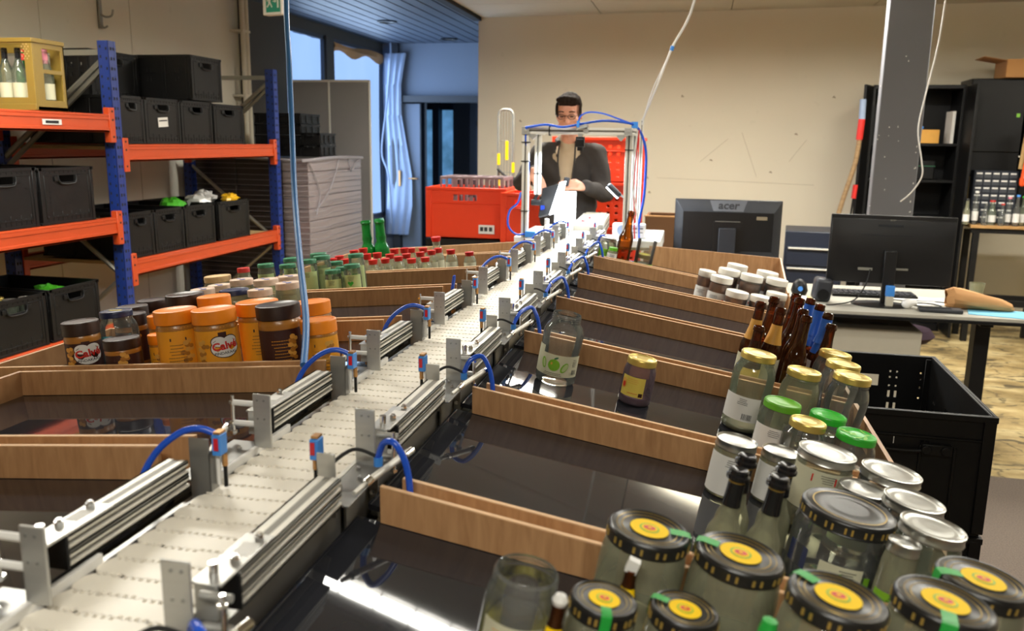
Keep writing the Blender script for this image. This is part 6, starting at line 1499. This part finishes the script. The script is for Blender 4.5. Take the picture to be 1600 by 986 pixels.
# brown box on the floor unit behind
t=thing('cardboard_box','open dark brown cardboard box behind the left monitor','box',(.36,5.05,.0)); q=MB(); q.bx(-.16,.30,-.02,.0,0,1.08); q.bx(-.16,.30,.33,.35,0,1.08); q.bx(-.16,-.14,0,.33,0,1.08); q.bx(.28,.30,0,.33,0,1.08); q.bx(-.16,.30,0,.33,0,.02); q.build('box_body','card_dark',t,bevel=.003)
q=MB(); q.bx(-.165,.305,-.025,.0,1.078,1.086); q.build('rim','card',t)
# ------------------------------------------------------------------ person
def capsules(segs,vox,name,mat,parent,loc=(0,0,0),smooth=2,cut=None,extra=None):
    """grow one continuous surface from tapered limbs: voxel-merge, then smooth"""
    q=MB()
    def sphere(c,rx,ry,rz,n=16,m_=10,rot=None):
        vs=[];fs=[]
        E=rot or Matrix.Identity(3)
        vs.append(Vector(c)+E@Vector((0,0,rz)))
        for a in range(1,m_):
            ph=PI*a/m_
            for b in range(n): th=2*PI*b/n; vs.append(Vector(c)+E@Vector((rx*math.sin(ph)*math.cos(th),ry*math.sin(ph)*math.sin(th),rz*math.cos(ph))))
        vs.append(Vector(c)-E@Vector((0,0,rz)))
        for b in range(n): j=(b+1)%n; fs.append((0,1+b,1+j)); fs.append((len(vs)-1,1+(m_-2)*n+j,1+(m_-2)*n+b))
        for a in range(m_-2):
            for b in range(n): j=(b+1)%n; fs.append((1+a*n+b,1+(a+1)*n+b,1+(a+1)*n+j,1+a*n+j))
        q.add(vs,fs)
    for s_ in segs:
        if s_[0]=='e': sphere(s_[1],*s_[2],rot=Euler(s_[3]).to_matrix() if len(s_)>3 else None)
        else:
            _,a,b,ra,rb=s_; a=Vector(a); b=Vector(b); L=(b-a).length; k=max(2,int(L/(min(ra,rb)*.45)))
            for i in range(k+1): t=i/k; r=ra+(rb-ra)*t; sphere(a.lerp(b,t),r,r,r,12,8)
    me=bpy.data.meshes.new('tmp'); me.from_pydata([tuple(v) for v in q.v],[],q.f); o=bpy.data.objects.new('tmp',me); COL.objects.link(o)
    md=o.modifiers.new('r','REMESH'); md.mode='VOXEL'; md.voxel_size=vox; md.use_smooth_shade=True
    sm=o.modifiers.new('s','SMOOTH'); sm.factor=.5; sm.iterations=smooth
    dg=bpy.context.evaluated_depsgraph_get(); dg.update(); nm=bpy.data.meshes.new_from_object(o.evaluated_get(dg))
    bpy.data.objects.remove(o); bpy.data.meshes.remove(me)
    if extra: extra(nm)
    if cut:
        import bmesh
        bm=bmesh.new(); bm.from_mesh(nm); bmesh.ops.delete(bm,geom=[f for f in bm.faces if cut(f.calc_center_median(),f.normal)],context='FACES'); bm.to_mesh(nm); bm.free()
    nm.materials.clear(); nm.materials.append(M[mat]); nm.name=name
    for p_ in nm.polygons: p_.use_smooth=True
    ob=bpy.data.objects.new(name,nm); COL.objects.link(ob); ob.location=loc
    if parent: ob.parent=parent
    return ob
PX,PY=-.275,4.78
pr=thing('person','young person with short dark hair, glasses and a charcoal jacket working behind the lit frame','person',(PX,PY,0))
# all coordinates relative to the feet centre; facing -y
HC=Vector((.008,-.105,1.715))
seg=[]
T=Matrix.Rotation(R(14),3,'X')     # head bowed
def hp(x,y,z): return tuple(HC+T@Vector((x,y,z)))
he=(R(14),0,0)
seg+=[('e',hp(0,.012,.035),(.072,.090,.085),he),('e',hp(0,-.022,-.02),(.064,.072,.095),he),('e',hp(0,-.045,-.082),(.040,.045,.036),he),('e',hp(0,-.072,-.100),(.024,.020,.018),he)]
seg+=[('c',hp(0,-.092,.012),hp(0,-.112,-.022),.0085,.0125),('e',hp(-.011,-.100,-.028),(.008,.010,.007),he),('e',hp(.011,-.100,-.028),(.008,.010,.007),he)]
seg+=[('c',hp(-.034,-.080,.026),hp(.034,-.080,.026),.013,.013),('e',hp(0,-.088,-.056),(.023,.010,.006),he),('e',hp(0,-.087,-.067),(.019,.010,.006),he)]
for s in(-1,1): seg+=[('e',hp(s*.045,-.055,-.020),(.020,.025,.020),he),('e',hp(s*.074,.010,-.008),(.008,.018,.030),he),('c',hp(s*.050,-.01,-.07),hp(s*.02,-.055,-.095),.022,.018)]
NB=Vector((0,.0,1.53))
seg+=[('c',tuple(NB+Vector((0,.0,-.03))),hp(0,.015,-.06),.058,.052)]
# torso, hips and legs
seg+=[('e',(0,.01,1.38),(.175,.105,.16)),('e',(0,.0,1.18),(.150,.100,.16)),('e',(0,.01,1.00),(.160,.110,.13))]
for s in(-1,1):
    seg+=[('c',(s*.085,0,.95),(s*.095,-.01,.52),.085,.058),('c',(s*.095,-.01,.52),(s*.10,.02,.10),.056,.040),('c',(s*.10,.03,.05),(s*.11,-.14,.035),.040,.034)]
    seg+=[('c',(s*.11,0,1.475),(s*.165,0,1.460),.045,.045)]
# arms: picture left arm bent, hand dropping to the work; picture right arm bent across
SLh=Vector((-.175,0,1.475)); ELl=Vector((-.285,-.06,1.30)); WLl=Vector((-.180,-.235,1.375))
SRh=Vector((.175,0,1.475)); ELr=Vector((.235,-.07,1.235)); WRr=Vector((.140,-.325,1.290))
arms=[(SLh,ELl,WLl),(SRh,ELr,WRr)]
for a,b,c in arms: seg+=[('c',tuple(a),tuple(b),.048,.038),('c',tuple(b),tuple(c),.038,.025)]
def hand(w,fw,up,sd,curl,spread=1.0):
    """w wrist, fw pointing direction, up back-of-hand direction, sd thumb side"""
    out=[]; fw=fw.normalized(); up=up.normalized(); th=fw.cross(up).normalized()*sd
    pc=w+fw*.045
    out+=[('c',tuple(w),tuple(w+fw*.02),.025,.026)]
    for k in(-1.5,-.5,.5,1.5): out+=[('c',tuple(w+fw*.015+th*k*.012),tuple(w+fw*.085+th*k*.0185),.0135,.0115)]
    for k,L in((1.5,.070),(.5,.080),(-.5,.074),(-1.5,.058)):
        p0=w+fw*.088+th*k*.0195*spread; d=fw.copy(); 
        for j,ln in enumerate((L*.45,L*.32,L*.25)):
            ang=curl*(.6+.5*j); d=(d*math.cos(ang)-up*math.sin(ang)).normalized(); p1=p0+d*ln
            out+=[('c',tuple(p0),tuple(p1),.0090-.0008*j,.0084-.0009*j)]; p0=p1
    p0=w+fw*.025+th*.022; p1=p0+(fw*.6+th*.7-up*.3).normalized()*.042; p2=p1+(fw*.9+th*.1-up*.4).normalized()*.030; p3=p2+(fw*.9-th*.1-up*.5).normalized()*.022
    out+=[('c',tuple(p0),tuple(p1),.014,.0105),('c',tuple(p1),tuple(p2),.0105,.0095),('c',tuple(p2),tuple(p3),.0095,.008)]
    return out
seg+=hand(WLl,Vector((.45,-.30,-.85)),Vector((.25,-.90,.35)),1,.28)
seg+=hand(WRr,Vector((-.93,-.20,.10)),Vector((.0,-.72,.70)),1,.34,1.12)
capsules(seg,.0055,'body','skin',pr,smooth=3)
# clothes
shirt=[('e',(0,-.004,1.37),(.155,.108,.17)),('e',(0,-.01,1.18),(.150,.108,.17)),('e',(0,-.005,1.04),(.155,.112,.12)),('c',(0,-.005,1.47),(0,-.02,1.575),.070,.062)]
capsules(shirt,.010,'shirt','shirt',pr,smooth=6)
jk=[('e',(0,.012,1.37),(.200,.130,.16)),('e',(0,.006,1.20),(.190,.135,.18)),('e',(0,.006,1.07),(.190,.138,.13)),('e',(0,.035,1.49),(.115,.075,.055))]
for s in(-1,1): jk+=[('c',(s*.070,.012,1.515),(s*.170,.005,1.475),.062,.074)]
for a,b,c in arms:
    e=(c-b).normalized(); jk+=[('c',tuple(a),tuple(b),.070,.058),('c',tuple(b),tuple(c-e*.015),.058,.040),('c',tuple(c-e*.045),tuple(c-e*.012),.042,.038)]
def jcut(c,n):
    if c.y<.0 and c.z>1.0:
        wdt=.030+.022*max(0,min(1,(c.z-1.25)/.2))+(.02 if c.z>1.47 else 0)
        if abs(c.x-.0)<wdt and abs(c.y)>.03: return True
    if c.z>1.545: return True
    return False
def wrinkle(me):
    for v in me.vertices:
        c=v.co; k=.0045*math.sin(c.z*40+c.x*34)+.003*math.sin(c.x*52+c.z*21+c.y*30); v.co=c+v.normal*k
capsules(jk,.010,'jacket','jacket',pr,smooth=4,cut=jcut,extra=wrinkle)
q=MB()
for s in(-1,1): q.tube([(s*.050,-.085,1.535),(s*.052,-.122,1.44),(s*.040,-.132,1.32),(s*.032,-.135,1.15),(s*.031,-.134,1.0)],.006,n=6)
q.build('jacket_zip','jacket',pr)
q=MB(); q.tube([(-.055,-.08,1.545),(-.075,-.02,1.56),(-.06,.05,1.575),(0,.075,1.58),(.06,.05,1.575),(.075,-.02,1.56),(.055,-.08,1.545)],.014,n=8); q.build('jacket_collar','jacket',pr)
tr=[('e',(0,.01,.98),(.172,.122,.10))]
for s in(-1,1): tr+=[('c',(s*.088,0,.93),(s*.097,-.01,.52),.098,.072),('c',(s*.097,-.01,.52),(s*.10,.02,.12),.070,.062)]
capsules(tr,.012,'trousers','trouser',pr,smooth=4)
sh=[]
for s in(-1,1): sh+=[('c',(s*.10,.03,.055),(s*.112,-.16,.045),.052,.043)]
capsules(sh,.010,'shoes','black',pr,smooth=4)
# hair: cap over the skull with a fringe swept to one side
hr=[('e',hp(0,.022,.048),(.079,.096,.082),he),('e',hp(-.012,-.052,.098),(.060,.045,.026),he),('e',hp(.028,-.045,.092),(.046,.044,.028),he),('e',hp(0,.055,-.010),(.072,.062,.075),he)]
for s in(-1,1): hr+=[('e',hp(s*.067,-.012,.030),(.014,.030,.050),he),('e',hp(s*.068,-.002,-.002),(.010,.014,.025),he)]
TI=T.transposed()
def hcut(c,n):
    l=TI@(Vector(c)-HC)
    return l.y<-.030 and l.z<.062 and abs(l.x)<.066
def htex(me):
    for v in me.vertices:
        c=v.co; v.co=c+v.normal*(.0012*math.sin(c.x*260+c.y*40)+.0008*math.sin(c.y*220+c.z*60))
capsules(hr,.0060,'hair','hair',pr,smooth=2,cut=hcut,extra=htex)
q=MB()
for s in(-1,1): q.tube([hp(s*.016,-.101,.034),hp(s*.032,-.102,.038),hp(s*.050,-.090,.032)],.0032,n=6)
q.build('eyebrows','hair',pr)
q=MB()
for s in(-1,1):
    c=Vector(hp(s*.031,-.094,.006)); vs,fs=[],[]
    n=16
    for k in range(n):
        th=2*PI*k/n; vs.append(c+T@Vector((.022*math.cos(th),-.012-.004*math.sin(th)*0,.015*math.sin(th))))
    pts=vs+[vs[0]]; q.tube([tuple(p_) for p_ in pts],.0018,n=6,smooth=False)
    q.tube([hp(s*.053,-.104,.010),hp(s*.075,-.06,.012),hp(s*.080,.010,.010)],.0016,n=5)
q.tube([hp(-.009,-.108,.010),hp(0,-.113,.014),hp(.009,-.108,.010)],.0018,n=5)
q.build('glasses','black_m',pr)
q=MB()
for s in(-1,1):
    q.box(hp(s*.031,-.0905,.004),(.020,.004,.005),rot=he,mi=0); q.box(hp(s*.031,-.0925,.007),(.024,.004,.003),rot=he,mi=1)
q.build('eyes',['ink','hair'],pr)
q=MB(); q.box(hp(0,-.0975,-.0615),(.034,.003,.0016),rot=he); q.build('mouth_line',pm('lip_line',S(120,60,52),.6),pr)
# dark object held in the picture right hand
t=thing('held_gadget','small dark object held in the fingers of the hand at the light panel','gadget',(PX+.045,PY-.392,1.322)); q=MB(); q.box((0,0,0),(.034,.03,.05),rot=(.1,.2,.2)); q.build('gadget_body','bezel',t,bevel=.006)
# drop unused scratch
for o in list(bpy.data.objects):
    if o.name.startswith('tmp'): bpy.data.objects.remove(o)
